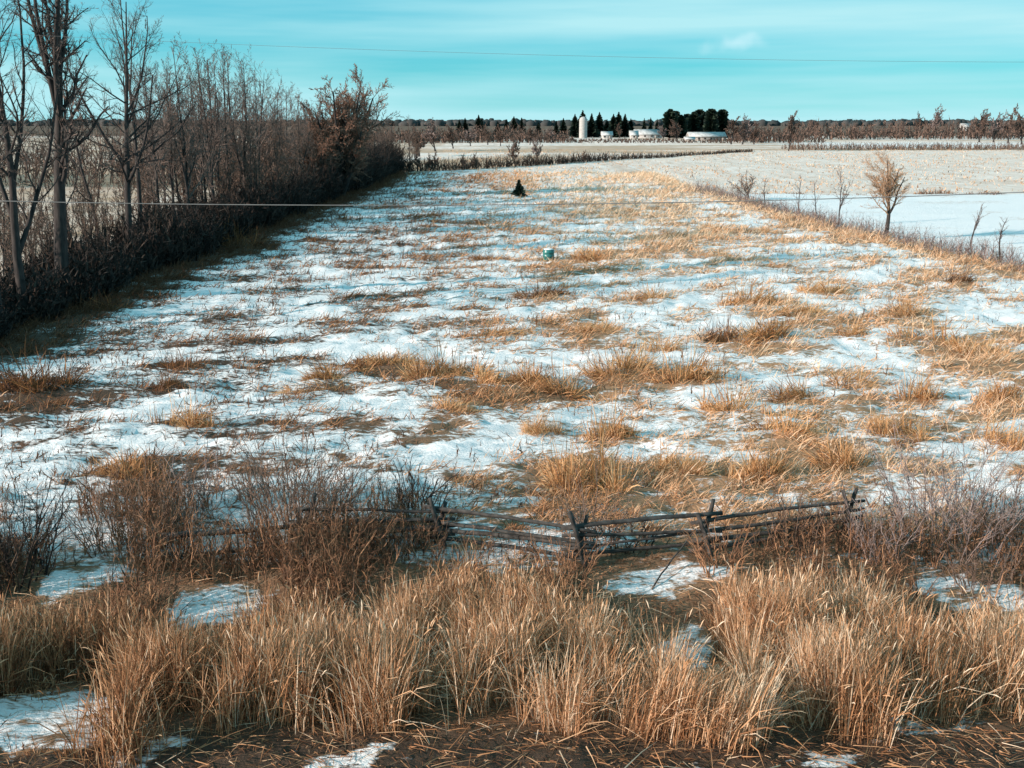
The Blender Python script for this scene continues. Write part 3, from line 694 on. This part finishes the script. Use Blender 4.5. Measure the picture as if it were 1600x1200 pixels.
# ------------------------------------------------------------------ grass clumps that stand out in the field
def tussock_mesh(seed, rad, ln, n, lean=(0.0, 0.0), lo=0.15, hi=0.95, mat=None):
    rg = np.random.default_rng(seed); b = MB(); nc = 14
    for c in range(nc):                                 # a clump is many small crowns grown together, each laid over its own way
        m = n//nc; cx = rg.uniform(-1, 1)*rad*1.05; cy = rg.normal(0, rad*0.45)
        cr = rad*rg.uniform(0.16, 0.5); hl = ln*rg.uniform(0.5, 1.5)*math.exp(-(cx/rad)**2*0.5)
        own = rg.normal(0, 1.25, 2)
        rr = cr*np.sqrt(rg.random(m)); a = rg.uniform(0, 6.28, m)
        base = np.stack([cx+rr*np.cos(a), cy+rr*np.sin(a), np.full(m, -0.10)], -1)
        vx = np.cos(a)*rr/cr*0.7+lean[0]+own[0]+rg.normal(0, 0.35, m); vy = np.sin(a)*rr/cr*0.7+lean[1]+own[1]+rg.normal(0, 0.35, m)
        th = np.clip(np.hypot(vx, vy)*0.72, 0, 1.40)
        P = blade_paths(base, np.arctan2(vy, vx), th, rg.normal(0.75, 0.9, m), hl*rg.uniform(0.3, 1.25, m), 5)
        P[:, :, 2] = np.maximum(P[:, :, 2], -0.10)
        b.ribbon(P, rg.uniform(0.007, 0.017, m)[:, None]*np.array([0.8, 1, 1, 0.7, 0.2])[None], np.clip(rg.uniform(lo, hi, m)+rg.normal(0, 0.14), 0, 1), rg)
    return b.mesh('grass_tussock', [mat or M_tuss])
TV = {'o': [tussock_mesh(300+i, 0.5, 0.70, 1500, (0.35-0.12*i, -0.1)) for i in range(7)],
      'd': [tussock_mesh(310+i, 0.5, 0.62, 1300, (0.4, 0.0), 0.0, 0.45) for i in range(3)],
      'p': [tussock_mesh(320+i, 0.55, 0.62, 1100, (0.5, 0.1), 0.35, 1.0) for i in range(4)]}
for i, (px, py, w, h, tone, lab) in enumerate(TUSS):
    X, Y = at(px, py); d = depth(Y)
    sx = w*d/FPX/1.35; sz = h*d/FPX/0.52
    vs = TV[tone]
    o = tag(obj('grass_tussock', vs[i % len(vs)], None, (X, Y+0.25*sx, gz(X, Y)+0.0)), lab, 'grass clump', 'grass clumps standing out of the snow')
    o.rotation_euler = (0, 0, ((i*37) % 9-4)*0.12); o.scale = (sx, max(0.8*sx, 0.8), sz)

# ------------------------------------------------------------------ shrubs round the fence
SHR = [ # photo x, y of the foot, width, height px, stems, twigs, material, label
 (458, 838, 175, 165, 70, 8, M_twigbrown, 'big round reddish brown bush in front of the left fence rails'),
 (205, 850, 165, 120, 42, 7, M_twigbrown, 'wide brown bush left of the big round one'),
 (22, 900, 130, 165, 55, 8, M_thick, 'dark bush cut by the left picture edge'),
 (322, 800, 120, 100, 22, 6, M_twiglilac, 'sparse thin-stemmed bush between the two brown bushes'),
 (650, 815, 90, 92, 20, 7, M_thick, 'small black bush grown through the fence corner'),
 (1488, 850, 190, 180, 60, 8, M_twiglilac, 'large grey lilac bush right of the rail fence'),
 (1592, 850, 120, 110, 34, 8, M_twigbrown, 'reddish bush at the right picture edge beside the grey one'),
 (1375, 870, 90, 130, 24, 6, M_twiglilac, 'thin grey bush in front of the right fence corner'),
 (1232, 850, 96, 120, 18, 6, M_twigbrown, 'few tall brown stems in front of the right fence rails'),
 (930, 852, 80, 120, 20, 6, M_twigbrown, 'tawny stems standing in front of the fence dip'),
 (228, 948, 120, 105, 36, 7, M_weed, 'dark weed bush above the ditch grass at the left'),
 (880, 905, 90, 95, 30, 6, M_weed, 'brown weed bush below the fence dip'),
 (1130, 890, 90, 90, 26, 6, M_weed, 'brown weed bush at the foot of the middle fence corner'),
 (1545, 905, 150, 80, 34, 7, M_twigbrown, 'low rusty bush below the grey lilac one'),
 (545, 870, 130, 90, 30, 7, M_weed, 'brown weeds in front of the dark gap under the left rails'),
 (612, 862, 130, 52, 30, 7, M_thick, 'low tangle, coloured black as shade, under the rails left of the fence corner'),  # these three: brush in shadow under the rails, its shade put into the twig colour
 (985, 852, 130, 44, 30, 7, M_thick, 'low tangle, coloured black as shade, under the rails right of the fence dip'),
 (1262, 852, 120, 50, 28, 7, M_thick, 'low tangle, coloured black as shade, under the right fence rails'),
 (60, 618, 120, 55, 26, 7, M_thick, 'dark low bush standing in the clump at the left field edge'),
]
for i, (px, py, w, h, stems, tw, mat, lab) in enumerate(SHR):
    X, Y = at(px, py); d = depth(Y)
    H = h*d/FPX*0.98; S = w*d/FPX
    st, twg = shrub_arrays(400+i, H, S*1.15, int(stems*1.15), tw, 0.04, w=0.010+0.003*(mat is M_thick), dense=3)
    thing('leafless_bush', [('stems', st.mesh('bush_stems', [mat])), ('twigs', twg.mesh('bush_twigs', [mat]))], (X, Y, gz(X, Y)), lab, 'bush', 'leafless bushes near the rail fence')

# ------------------------------------------------------------------ old zigzag rail fence
def rail_mesh(L, r, seed, bend=0.03):
    rg = np.random.default_rng(seed); n = 9; k = 7
    s = np.linspace(0, L, n); P = np.stack([s, bend*np.sin(s/L*math.pi)*rg.choice([-1, 1])+rg.normal(0, 0.008, n), -0.6*bend*np.sin(s/L*math.pi)+rg.normal(0, 0.006, n)], -1)
    a = np.arange(k)*2*math.pi/k; prof = rg.uniform(0.72, 1.2, k); tw = rg.uniform(-0.5, 0.5)
    V = []
    for i in range(n):
        q = r*(1-0.25*s[i]/L)*rg.uniform(0.92, 1.08); ang = a+tw*s[i]/L
        V.append(np.stack([np.full(k, P[i, 0]), P[i, 1]+q*prof*np.cos(ang), P[i, 2]+q*prof*np.sin(ang)], -1))
    V = np.concatenate(V+[P[:1], P[-1:]]); F = []
    for i in range(n-1):
        for j in range(k):
            A, B = i*k+j, i*k+(j+1) % k; F += [(A, B, A+k), (B, B+k, A+k)]
    for j in range(k): F += [(n*k, (j+1) % k, j), (n*k+1, (n-1)*k+j, (n-1)*k+(j+1) % k)]
    return mesh_from('fence_rail', V, np.array(F), np.full(len(V), 0.5), [M_rail])
fence = bpy.data.objects.new('rail_fence', None); col.objects.link(fence)
CORN = [(-5.78, 17.80), (-3.68, 18.35), (-1.33, 18.60), (1.16, 17.75), (3.45, 18.22), (6.21, 18.90)]
fence.location = (CORN[2][0], CORN[2][1], gz(*CORN[2]))
tag(fence, 'weathered dark zigzag split-rail fence, sagging, between the bushes', 'fence')
fx, fy, fz = fence.location
rf = np.random.default_rng(61)
for i in range(len(CORN)-1):
    (x0, y0), (x1, y1) = CORN[i], CORN[i+1]
    L = math.hypot(x1-x0, y1-y0)
    levels = [[0.20, 0.50], [0.10, 0.26, 0.44, 0.62], [0.10, 0.26, 0.44, 0.64], [0.10, 0.28, 0.45, 0.62], [0.10, 0.28, 0.46, 0.64]][i]
    for j, z in enumerate(levels):
        z = z+(0.055 if i % 2 else 0.0)
        za, zb = gz(x0, y0)+z+rf.normal(0, 0.05), gz(x1, y1)+z+rf.normal(0, 0.05)
        ov = 0.30; dx, dy = (x1-x0)/L, (y1-y0)/L
        me = rail_mesh(L+2*ov, rf.uniform(0.036, 0.056), 500+10*i+j, rf.uniform(0.01, 0.05))
        o = obj('rail', me, fence, (x0-dx*ov-fx, y0-dy*ov-fy+rf.normal(0, 0.012), za-fz-(zb-za)*ov/L))
        o.rotation_euler = (rf.uniform(0, 6), -math.atan2(zb-za, L), math.atan2(dy, dx))
        o.rotation_mode = 'XYZ'
for i, (x, y) in enumerate(CORN):
    for sgn in (-1, 1):
        if i == 0: continue
        L = rf.uniform(0.85, 1.15); me = rail_mesh(L, 0.048, 600+2*i+(sgn > 0), 0.015)
        tilt = R(90)-sgn*R(rf.uniform(10, 28))
        z0 = gz(x, y)-0.1
        # crossed stakes at the corner, leaning against each other across the rails
        c = math.cos(tilt); o = obj('stake', me, fence, (x-0.45*L*c-fx, y+0.085*sgn-fy, z0-fz))
        o.rotation_euler = (0, -tilt, rf.uniform(-0.25, 0.25))
me = rail_mesh(1.5, 0.016, 640, 0.05)
o = obj('leaning_pole', me, fence, (2.35-fx, 17.0-fy, gz(2.35, 17.0)-fz)); o.rotation_euler = (0, -R(28), R(48))

# ------------------------------------------------------------------ saplings on the right boundary
SAPR = [ # photo x, y foot, top y, material set, style, label
 (1384, 374, 243, (M_bark, M_twigtan, M_twigtan), dict(n=(16, 9, 8, 3), fork=5, f0=0.26, f1=0.6, fa=24, fl=0.58, ft=0.10, wob=0.05, b0=0.30, a1=44, l1=0.40, u1=0.12, tw=1.7), 'orange-brown sapling with a full round crown on the right boundary'),
 (1310, 350, 258, (M_bark, M_twiglilac, M_twigbrown), dict(n=(10, 6, 5), fork=2, f0=0.2, f1=0.4, fa=18, fl=0.7, b0=0.3, a1=36, l1=0.32, tw=1.8), 'forked thin sapling left of the orange-brown one'),
 (1274, 340, 278, (M_bark, M_twiglilac, M_twiglilac), dict(n=(9, 5, 4), b0=0.3, a1=36, l1=0.3, tw=1.8), 'slim straight sapling, third from the orange-brown one toward the far end'),
 (1247, 334, 272, (M_bark, M_twiglilac, M_twiglilac), dict(n=(10, 5, 4), b0=0.2, a1=40, l1=0.34, tw=1.8), 'small sapling on the boundary just short of the round grey bush'),
 (1195, 320, 276, (M_bark, M_twiglilac, M_twigbrown), dict(n=(9, 5, 4), b0=0.2, a1=40, l1=0.34, tw=1.8), 'small sapling next to the round grey bush'),
 (1170, 313, 268, (M_twigbrown, M_twigbrown, M_twigbrown), dict(n=(12, 7, 6), fork=6, f0=0.05, f1=0.3, fa=30, fl=0.8, b0=0.1, a1=44, l1=0.40, tw=2.2), 'round grey-brown bushy sapling at the far end of the boundary'),
 (1517, 384, 312, (M_bark, M_twiglilac, M_twiglilac), dict(n=(9, 5, 4), fork=2, f0=0.35, f1=0.5, fa=16, fl=0.5, b0=0.35, a1=32, l1=0.26, tw=1.6), 'slim grey sapling standing before the open snow field'),
 (1563, 418, 342, (M_bark, M_twiglilac, M_twigbrown), dict(n=(9, 5, 4), fork=2, f0=0.4, f1=0.55, fa=22, fl=0.45, b0=0.4, a1=36, l1=0.26, tw=1.5, lean=(0.06, 0)), 'dark forked sapling nearest the right picture edge'),
]
for i, (px, py, top, mats, st, lab) in enumerate(SAPR):
    X, Y = at(px, py); d = depth(Y); h = (py-top)*d/FPX*0.92
    thing('sapling', tree_meshes(700+i, h, 0.045+0.05*(i == 0), st, mats), (X, Y, gz(X, Y)), lab, 'sapling', 'saplings along the right boundary', 0.7*i, (1.75, 1.75, 1) if i in (0, 5) else (1.35, 1.35, 1))

# ------------------------------------------------------------------ conifers
def conifer_parts(seed, h, w, rounded=False, n=900, nw=0.10):
    rg = np.random.default_rng(seed); tr, cr = MB(), MB()
    P = trunk_path(rg, h*0.96, 6, 0.01); tr.tube(P, (h*0.016)*np.linspace(1, 0.15, 6)[None], 6)
    t = rg.random(n)**0.8; t = 0.04+0.95*t
    z = h*t; prof = (1-t)**(0.45 if rounded else 0.85)*(0.75+0.5*vnoise(t*9, t*0+seed, 5)) + 0.03
    az = rg.uniform(0, 6.28, n); L = w*0.5*prof*rg.uniform(0.6, 1.12, n)
    base = np.stack([0*z, 0*z, z], -1)
    Q = blade_paths(base, az, np.full(n, 1.25)+rg.normal(0, 0.15, n)-0.5*t, np.full(n, 0.45), L, 4)
    W = (L*0.42+h*0.012)[:, None]*np.array([0.5, 1.0, 0.9, 0.3])[None]
    cr.ribbon(Q, W, rg.random(n), rg)
    return [('trunk', tr.mesh('conifer_trunk', [M_bark])), ('crown', cr.mesh('conifer_crown', [M_needle]))]
CON = [conifer_parts(800+i, 10.0, 5.0) for i in range(3)]
CONR = [conifer_parts(810+i, 10.0, 7.5, True) for i in range(2)]
CONT = [conifer_parts(820+i, 10.0, 2.6) for i in range(2)]
X, Y = at(811, 313); h = 28*depth(Y)/FPX
thing('young_spruce', conifer_parts(833, h, h*1.05, n=330), (X, Y, gz(X, Y)), 'small dark spruce alone in the snowy field', 'spruce')
def con_row(lst, dist, var, label, group, ws=1.0):
    for i, (px, top) in enumerate(lst):
        Y = dist+((i*53) % 7-3)*4; X = (px-800)*depth(Y)/FPX
        h = CAM_H+(190-top)*depth(Y)/FPX; k = h/10
        lab = label[i] if isinstance(label, list) else label
        thing('conifer', var[i % len(var)], (X, Y, gz(X, Y)-0.1), lab, 'conifer', group, 0.9*i, (k*ws, k*ws, k))
con_row([(898, 178), (910, 172), (924, 177), (936, 175), (948, 186)], 545, CON, ['dark conifer just left of the silo', 'dark conifer rising behind the silo', 'dark conifer just right of the silo', 'second dark conifer right of the silo', 'short dark conifer by the small shed'], 'conifers round the silo', 1.5)
con_row([(958, 178), (966, 175), (976, 178), (985, 185)], 550, CON, 'dark conifer in the cluster between the silo and the farmhouse', 'conifers between silo and farmhouse', 1.6)
con_row([(1006, 184), (1016, 183), (1026, 185)], 590, CONT, 'thin conifer spire behind the farmhouse', 'spires behind the farmhouse', 1.6)
con_row([(1046, 171), (1054, 174), (1063, 180), (1073, 179), (1083, 175), (1092, 172), (1101, 175), (1110, 171), (1119, 176), (1127, 172)], 530, CONR, 'dark round-topped conifer in the dense block behind the long shed', 'block of conifers behind the long shed', 1.1)
con_row([(718, 186), (727, 184), (748, 179), (753, 184), (778, 188), (791, 186), (803, 181), (815, 183), (841, 190), (869, 188), (880, 184)], 500, CONT, 'slim dark conifer spire on the skyline above the far field end', 'conifer spires on the skyline', 2.6)

# ------------------------------------------------------------------ far leafless trees and woods
FARV = [tree_meshes(850+i, 8.0, 0.20, dict(n=(12, 8, 7), fork=4, f0=0.1, f1=0.4, fa=26, fl=0.7, b0=0.2, a1=44, l1=0.42, u1=0.08, tw=22.0), (M_bark, M_twigfar, M_twigfar if i else M_twiglilac)) for i in range(3)]
def far_tree(px, foot, top, lab, group, v=0, wide=1.0):
    X, Y = at(px, foot); d = depth(Y); h = (foot-top)*d/FPX; k = h/9.0
    thing('far_bare_tree', FARV[v], (X, Y, gz(X, Y)), lab, 'tree', group, px*0.7, (k*wide, k*wide, k))
for i, a in enumerate([
  (680, 236, 184, 'round-crowned brown tree at the far end of the hedgerow', 1.1), (655, 244, 196, 'low brown tree left of the round-crowned one at the hedgerow end', 1.3),
  (708, 232, 193, 'brown tree right of the round-crowned one', 1.1), (735, 228, 196, 'short brown tree left of the first conifer spires', 1.2), (762, 226, 194, 'short brown tree below the conifer spires', 1.2),
  (805, 256, 212, 'small bare tree on the far boundary line below the spires', 0.8), (838, 252, 214, 'pale small bare tree on the far boundary line', 0.9), (782, 228, 196, 'bare tree between the conifer spires', 1.0),
  (828, 226, 197, 'low brown tree under the conifer spires, right part', 1.2), (860, 222, 196, 'low brown tree left of the silo conifers', 1.2), (912, 254, 234, 'small bush on the boundary line below the silo', 1.2),
  (1058, 222, 185, 'reddish round tree in front of the conifer block', 1.2), (1036, 220, 194, 'small reddish tree right of the farmhouse', 1.1), (968, 216, 193, 'reddish tree between shed and farmhouse', 1.1),
  (1142, 226, 180, 'bare tree at the right end of the conifer block', 1.1), (1160, 226, 178, 'tallest bare tree right of the conifer block', 1.0), (1178, 226, 190, 'low bare tree past the conifer block', 1.2),
  (1232, 236, 170, 'thin bare tree rising above the far wood at the right', 0.6), (1455, 216, 163, 'high airy bare tree on the right skyline', 0.9), (1436, 214, 176, 'bare tree left of the high airy one', 0.9),
  (1530, 222, 168, 'bare tree at the left of the right-edge grove', 1.0), (1552, 222, 172, 'second tree of the right-edge grove', 1.0), (1575, 224, 166, 'tallest tree of the right-edge grove', 1.0), (1596, 226, 172, 'tree of the right-edge grove cut by the picture edge', 1.0)]):
    far_tree(a[0], a[1], a[2], a[3], 'leafless trees in the distance', i % 3, a[4])
for i, (px, foot, top) in enumerate([(625, 268, 240), (640, 270, 243), (652, 269, 238), (668, 268, 240), (678, 268, 236), (725, 266, 240), (742, 264, 238), (610, 270, 236)]):
    far_tree(px, foot, top, 'dark bush on the far boundary line near the hedgerow end', 'bushes on the far boundary line', 1, 1.0)
n = 1900; wx = 130+rh.random(n)*330; wy = 455+rh.random(n)*70+0.1*wx
thicket('far_wood', wx, wy, rh.uniform(3.5, 8.5, n)*(0.55+0.8*fbm(wx/25, wy/25, 86, 2)), 6, M_twigfar, 0.20, 'brown leafless wood behind the far fields at the right', seed=21, dense=1, lw=2.3)
n = 1900; wx = -75+rh.random(n)*190; wy = 400+rh.random(n)*60
qx = 800+FPX*wx/depth(wy); gap = sstep(885, 900, qx)*(1-sstep(1135, 1150, qx))      # open in front of the farm
thicket('far_scrub', wx, wy, rh.uniform(2.4, 6.4, n)*(0.30+fbm(wx/14, wy/14, 85, 2))*(1-0.80*gap), 6, M_twigfar, 0.18, 'low brown scrub below the skyline conifers', seed=22, dense=1, lw=2.3)
def treeline():
    rg = np.random.default_rng(71); b = MB(); n = 1500
    x = rg.uniform(-1400, 1600, n); y = 1900+rg.uniform(0, 260, n)+60*np.sin(x/300)
    h = rg.uniform(8, 13, n)*(0.6+0.6*fbm(x/150, y/150, 131, 3)); w = rg.uniform(6, 12, n)
    for k in range(n):
        m = 6; a = np.arange(m)*2*math.pi/m+rg.random()
        r1 = rg.uniform(0.75, 1.2, m); r2 = rg.uniform(0.3, 0.75, m)
        V = np.concatenate([np.stack([x[k]+w[k]*r1*np.cos(a)*0.9, y[k]+w[k]*r1*np.sin(a)*0.9, np.full(m, -1.0)], -1),
                            np.stack([x[k]+w[k]*r1*np.cos(a), y[k]+w[k]*r1*np.sin(a), h[k]*rg.uniform(0.4, 0.65, m)], -1),
                            np.stack([x[k]+w[k]*r2*np.cos(a)*0.8, y[k]+w[k]*r2*np.sin(a)*0.8, h[k]*rg.uniform(0.75, 1.0, m)], -1)])
        F = []
        for q in (0, m):
            for j in range(m): F += [(q+j, q+(j+1) % m, q+m+j), (q+(j+1) % m, q+m+(j+1) % m, q+m+j)]
        for j in range(1, m-1): F.append((2*m, 2*m+j, 2*m+j+1))
        b.add(V, F, rg.random())
    me = b.mesh('distant_treeline', [mat_blades('distant_trees', [(0, (0.02, 0.03, 0.032)), (1, (0.06, 0.06, 0.06))], 0, 0.9)])
    tag(obj('distant_treeline', me), 'thin dark line of woods on the horizon', None, None, 'stuff')
treeline()

# ------------------------------------------------------------------ farm: silo, sheds, house
M_white = mat_noise('white_paint', (0.30, 0.30, 0.30), (0.44, 0.44, 0.43), 1.5, 0.7, bump=0.1)
M_conc = mat_noise('silo_concrete', (0.32, 0.32, 0.31), (0.46, 0.45, 0.44), 1.2, 0.8, bump=0.1)
M_roofsnow = mat_noise('roof_with_snow', (0.30, 0.31, 0.31), (0.56, 0.57, 0.58), 0.8, 0.7, bump=0.1)
M_wallgrey = mat_noise('grey_boards', (0.20, 0.19, 0.18), (0.36, 0.34, 0.32), 2.0, 0.85, (1, 1, 0.2), 0.2)
M_dark = mat_noise('dark_glass', (0.02, 0.025, 0.03), (0.05, 0.055, 0.06), 2, 0.25, bump=0)
def lathe(prof, k=24):
    prof = np.array(prof); a = np.arange(k)*2*math.pi/k; n = len(prof)
    V = np.stack([prof[:, 0:1]*np.cos(a), prof[:, 0:1]*np.sin(a), np.repeat(prof[:, 1:2], k, 1)], -1).reshape(-1, 3)
    F = []
    for i in range(n-1):
        for j in range(k): A, B = i*k+j, i*k+(j+1) % k; F += [(A, B, A+k), (B, B+k, A+k)]
    return V, np.array(F)
def lathe_mesh(name, prof, mat, k=24):
    V, F = lathe(prof, k); return mesh_from(name, V, F, None, [mat], True)
X, Y = at(911, 216); s = depth(Y)/FPX; r = 6.2*s; H = 33*s
silo = thing('silo', [('barrel', lathe_mesh('silo_barrel', [(r, -0.2), (r, H-r)], M_conc)), ('dome', lathe_mesh('silo_dome', [(r*1.02, H-r-0.05), (r*0.98, H-r+0.3*r), (r*0.8, H-r+0.65*r), (r*0.45, H-r+0.92*r), (0.01, H)], M_white))],
             (X, Y, gz(X, Y)), 'white cylindrical silo with a domed top in front of dark conifers', 'silo')
for z in np.arange(1.0, H-r, 1.1): obj('hoop', lathe_mesh('silo_hoop', [(r+0.01, z), (r+0.05, z+0.02), (r+0.05, z+0.10), (r+0.01, z+0.12)], M_conc), silo)
def building(px, foot, wpx, hpx, roofpx, dep_m, label, name, wallmat, nwin, rz=0.0):
    X, Y = at(px, foot); s = depth(Y)/FPX; W, H, RH = wpx*s, hpx*s, roofpx*s
    e = bpy.data.objects.new(name, None); col.objects.link(e); e.location = (X, Y, gz(X, Y)-0.1); e.rotation_euler = (0, 0, rz); tag(e, label, 'building')
    w, d = W/2, dep_m/2
    b = MB(); b.add([(-w, -d, 0), (w, -d, 0), (w, d, 0), (-w, d, 0), (-w, -d, H), (w, -d, H), (w, d, H), (-w, d, H), (-w, 0, H+RH), (w, 0, H+RH)],
          [(0, 1, 5), (0, 5, 4), (1, 2, 6), (1, 6, 5), (2, 3, 7), (2, 7, 6), (3, 0, 4), (3, 4, 7), (4, 8, 7), (5, 6, 9)])
    obj('wall', b.mesh('wall', [wallmat]), e)
    b = MB(); o_ = 0.35; t = 0.15; sl = RH/d
    for sg in (-1, 1):
        e0 = np.array([(-w-o_, sg*(d+o_), H-sl*o_+0.03), (w+o_, sg*(d+o_), H-sl*o_+0.03), (w+o_, 0, H+RH+0.03), (-w-o_, 0, H+RH+0.03)])
        V = np.concatenate([e0, e0+[0, 0, t]]); b.add(V, [(0, 1, 2), (0, 2, 3), (4, 6, 5), (4, 7, 6), (0, 4, 5), (0, 5, 1), (1, 5, 6), (1, 6, 2), (3, 2, 6), (3, 6, 7), (0, 3, 7), (0, 7, 4)])
    obj('roof', b.mesh('roof', [M_roofsnow]), e)
    for i in range(nwin):
        b = MB(); b.box((-w+W*(i+0.5)/nwin, -d-0.02, H*0.55), (min(0.9, W/nwin*0.5), 0.08, H*0.35)); obj('window', b.mesh('window', [M_dark]), e)
    b = MB(); b.box((w*0.55 if nwin < 5 else w*0.86, -d-0.02, H*0.36), (1.0, 0.10, H*0.72)); obj('door', b.mesh('door', [M_wallgrey]), e)
building(1103, 220, 56, 7, 6, 7.0, 'long low shed with a pale snowy roof in front of the conifer block', 'long_shed', M_wallgrey, 6, 0.03)
building(1012, 216, 42, 6, 7, 7.0, 'white farmhouse with a snowy roof between the two conifer groups', 'farmhouse', M_white, 4, -0.05)
building(990, 217, 12, 6, 6, 4.0, 'small white wing at the left end of the farmhouse', 'small_shed', M_white, 1, 0.0)
building(948, 217, 16, 6, 5, 4.5, 'little white shed right of the silo', 'small_shed', M_white, 2, 0.0)
building(1077, 221, 14, 4, 3, 4.0, 'little grey shed at the left end of the long low shed', 'small_shed', M_wallgrey, 1, 0.0)
building(1508, 204, 16, 6, 5, 8.0, 'small pale house half hidden by the right-edge grove', 'house', M_white, 2, 0.1)

# ------------------------------------------------------------------ teal drum in the field
def drum():
    X, Y = at(857, 409); r = 0.31; H = 0.46
    m, nd, lk = new_mat('teal_plastic'); p = N_(nd, 'ShaderNodeBsdfPrincipled'); o = N_(nd, 'ShaderNodeOutputMaterial')
    no = N_(nd, 'ShaderNodeTexNoise'); no.inputs['Scale'].default_value = 6; rp = ramp_node(nd, [(0.3, (0.010, 0.10, 0.10)), (0.7, (0.03, 0.19, 0.18))])
    lk.new(no.outputs['Fac'], rp.inputs[0]); lk.new(rp.outputs[0], p.inputs['Base Color']); p.inputs['Roughness'].default_value = 0.35; lk.new(p.outputs[0], o.inputs[0])
    pr = [(r*0.93, -0.12), (r, -0.05)]
    for z in (0.13, 0.32): pr += [(r, z-0.03), (r*1.05, z-0.012), (r*1.05, z+0.012), (r, z+0.03)]
    pr += [(r, H-0.05), (r*0.94, H)]
    body = lathe_mesh('drum_body', pr, m); lid = lathe_mesh('drum_lid', [(r*0.97, H-0.03), (r*0.97, H+0.02), (0.01, H+0.03)], m)
    cap = lathe_mesh('drum_snow_cap', [(r*0.86, H+0.021), (r*0.84, H+0.04), (r*0.6, H+0.06), (r*0.3, H+0.07), (0.01, H+0.075)], M_snow)
    thing('drum', [('body', body), ('lid', lid), ('snow_cap', cap)], (X, Y, gz(X, Y)), 'small teal drum with a snow cap in the middle of the field', 'drum')
drum()

# ------------------------------------------------------------------ overhead wires along the road
def wire(pts_px, Yw, r, label, mat):
    pts = []
    for px, py in pts_px:
        u, v = (px-800)/FPX, (600-py)/FPX
        d = np.array([u, math.cos(PITCH)+v*math.sin(PITCH), -math.sin(PITCH)+v*math.cos(PITCH)]); k = Yw/d[1]
        pts.append((d[0]*k, CAM_H+d[2]*k))
    pts = np.array(pts); c = np.polyfit(pts[:, 0], pts[:, 1], 2)
    xs = np.linspace(-26, 26, 90); zs = np.polyval(c, xs)
    P = np.stack([xs, np.full_like(xs, Yw), zs], -1)[None]
    b = MB(); b.tube(P, np.full((1, 90), r), 6)
    tag(obj('overhead_wire', b.mesh('overhead_wire', [mat], True)), label, 'wire')
M_wire = mat_noise('weathered_cable', (0.15, 0.15, 0.15), (0.22, 0.22, 0.22), 4, 0.6, bump=0)
wire([(0, 313), (250, 318), (550, 325), (1150, 310), (1600, 302)], 12.0, 0.0055, 'pale sagging cable crossing in front of the dark hedge', M_wire)
wire([(430, 72), (850, 86), (1250, 94), (1600, 97)], 12.6, 0.0015, 'thin faint wire crossing the sky', M_wire)
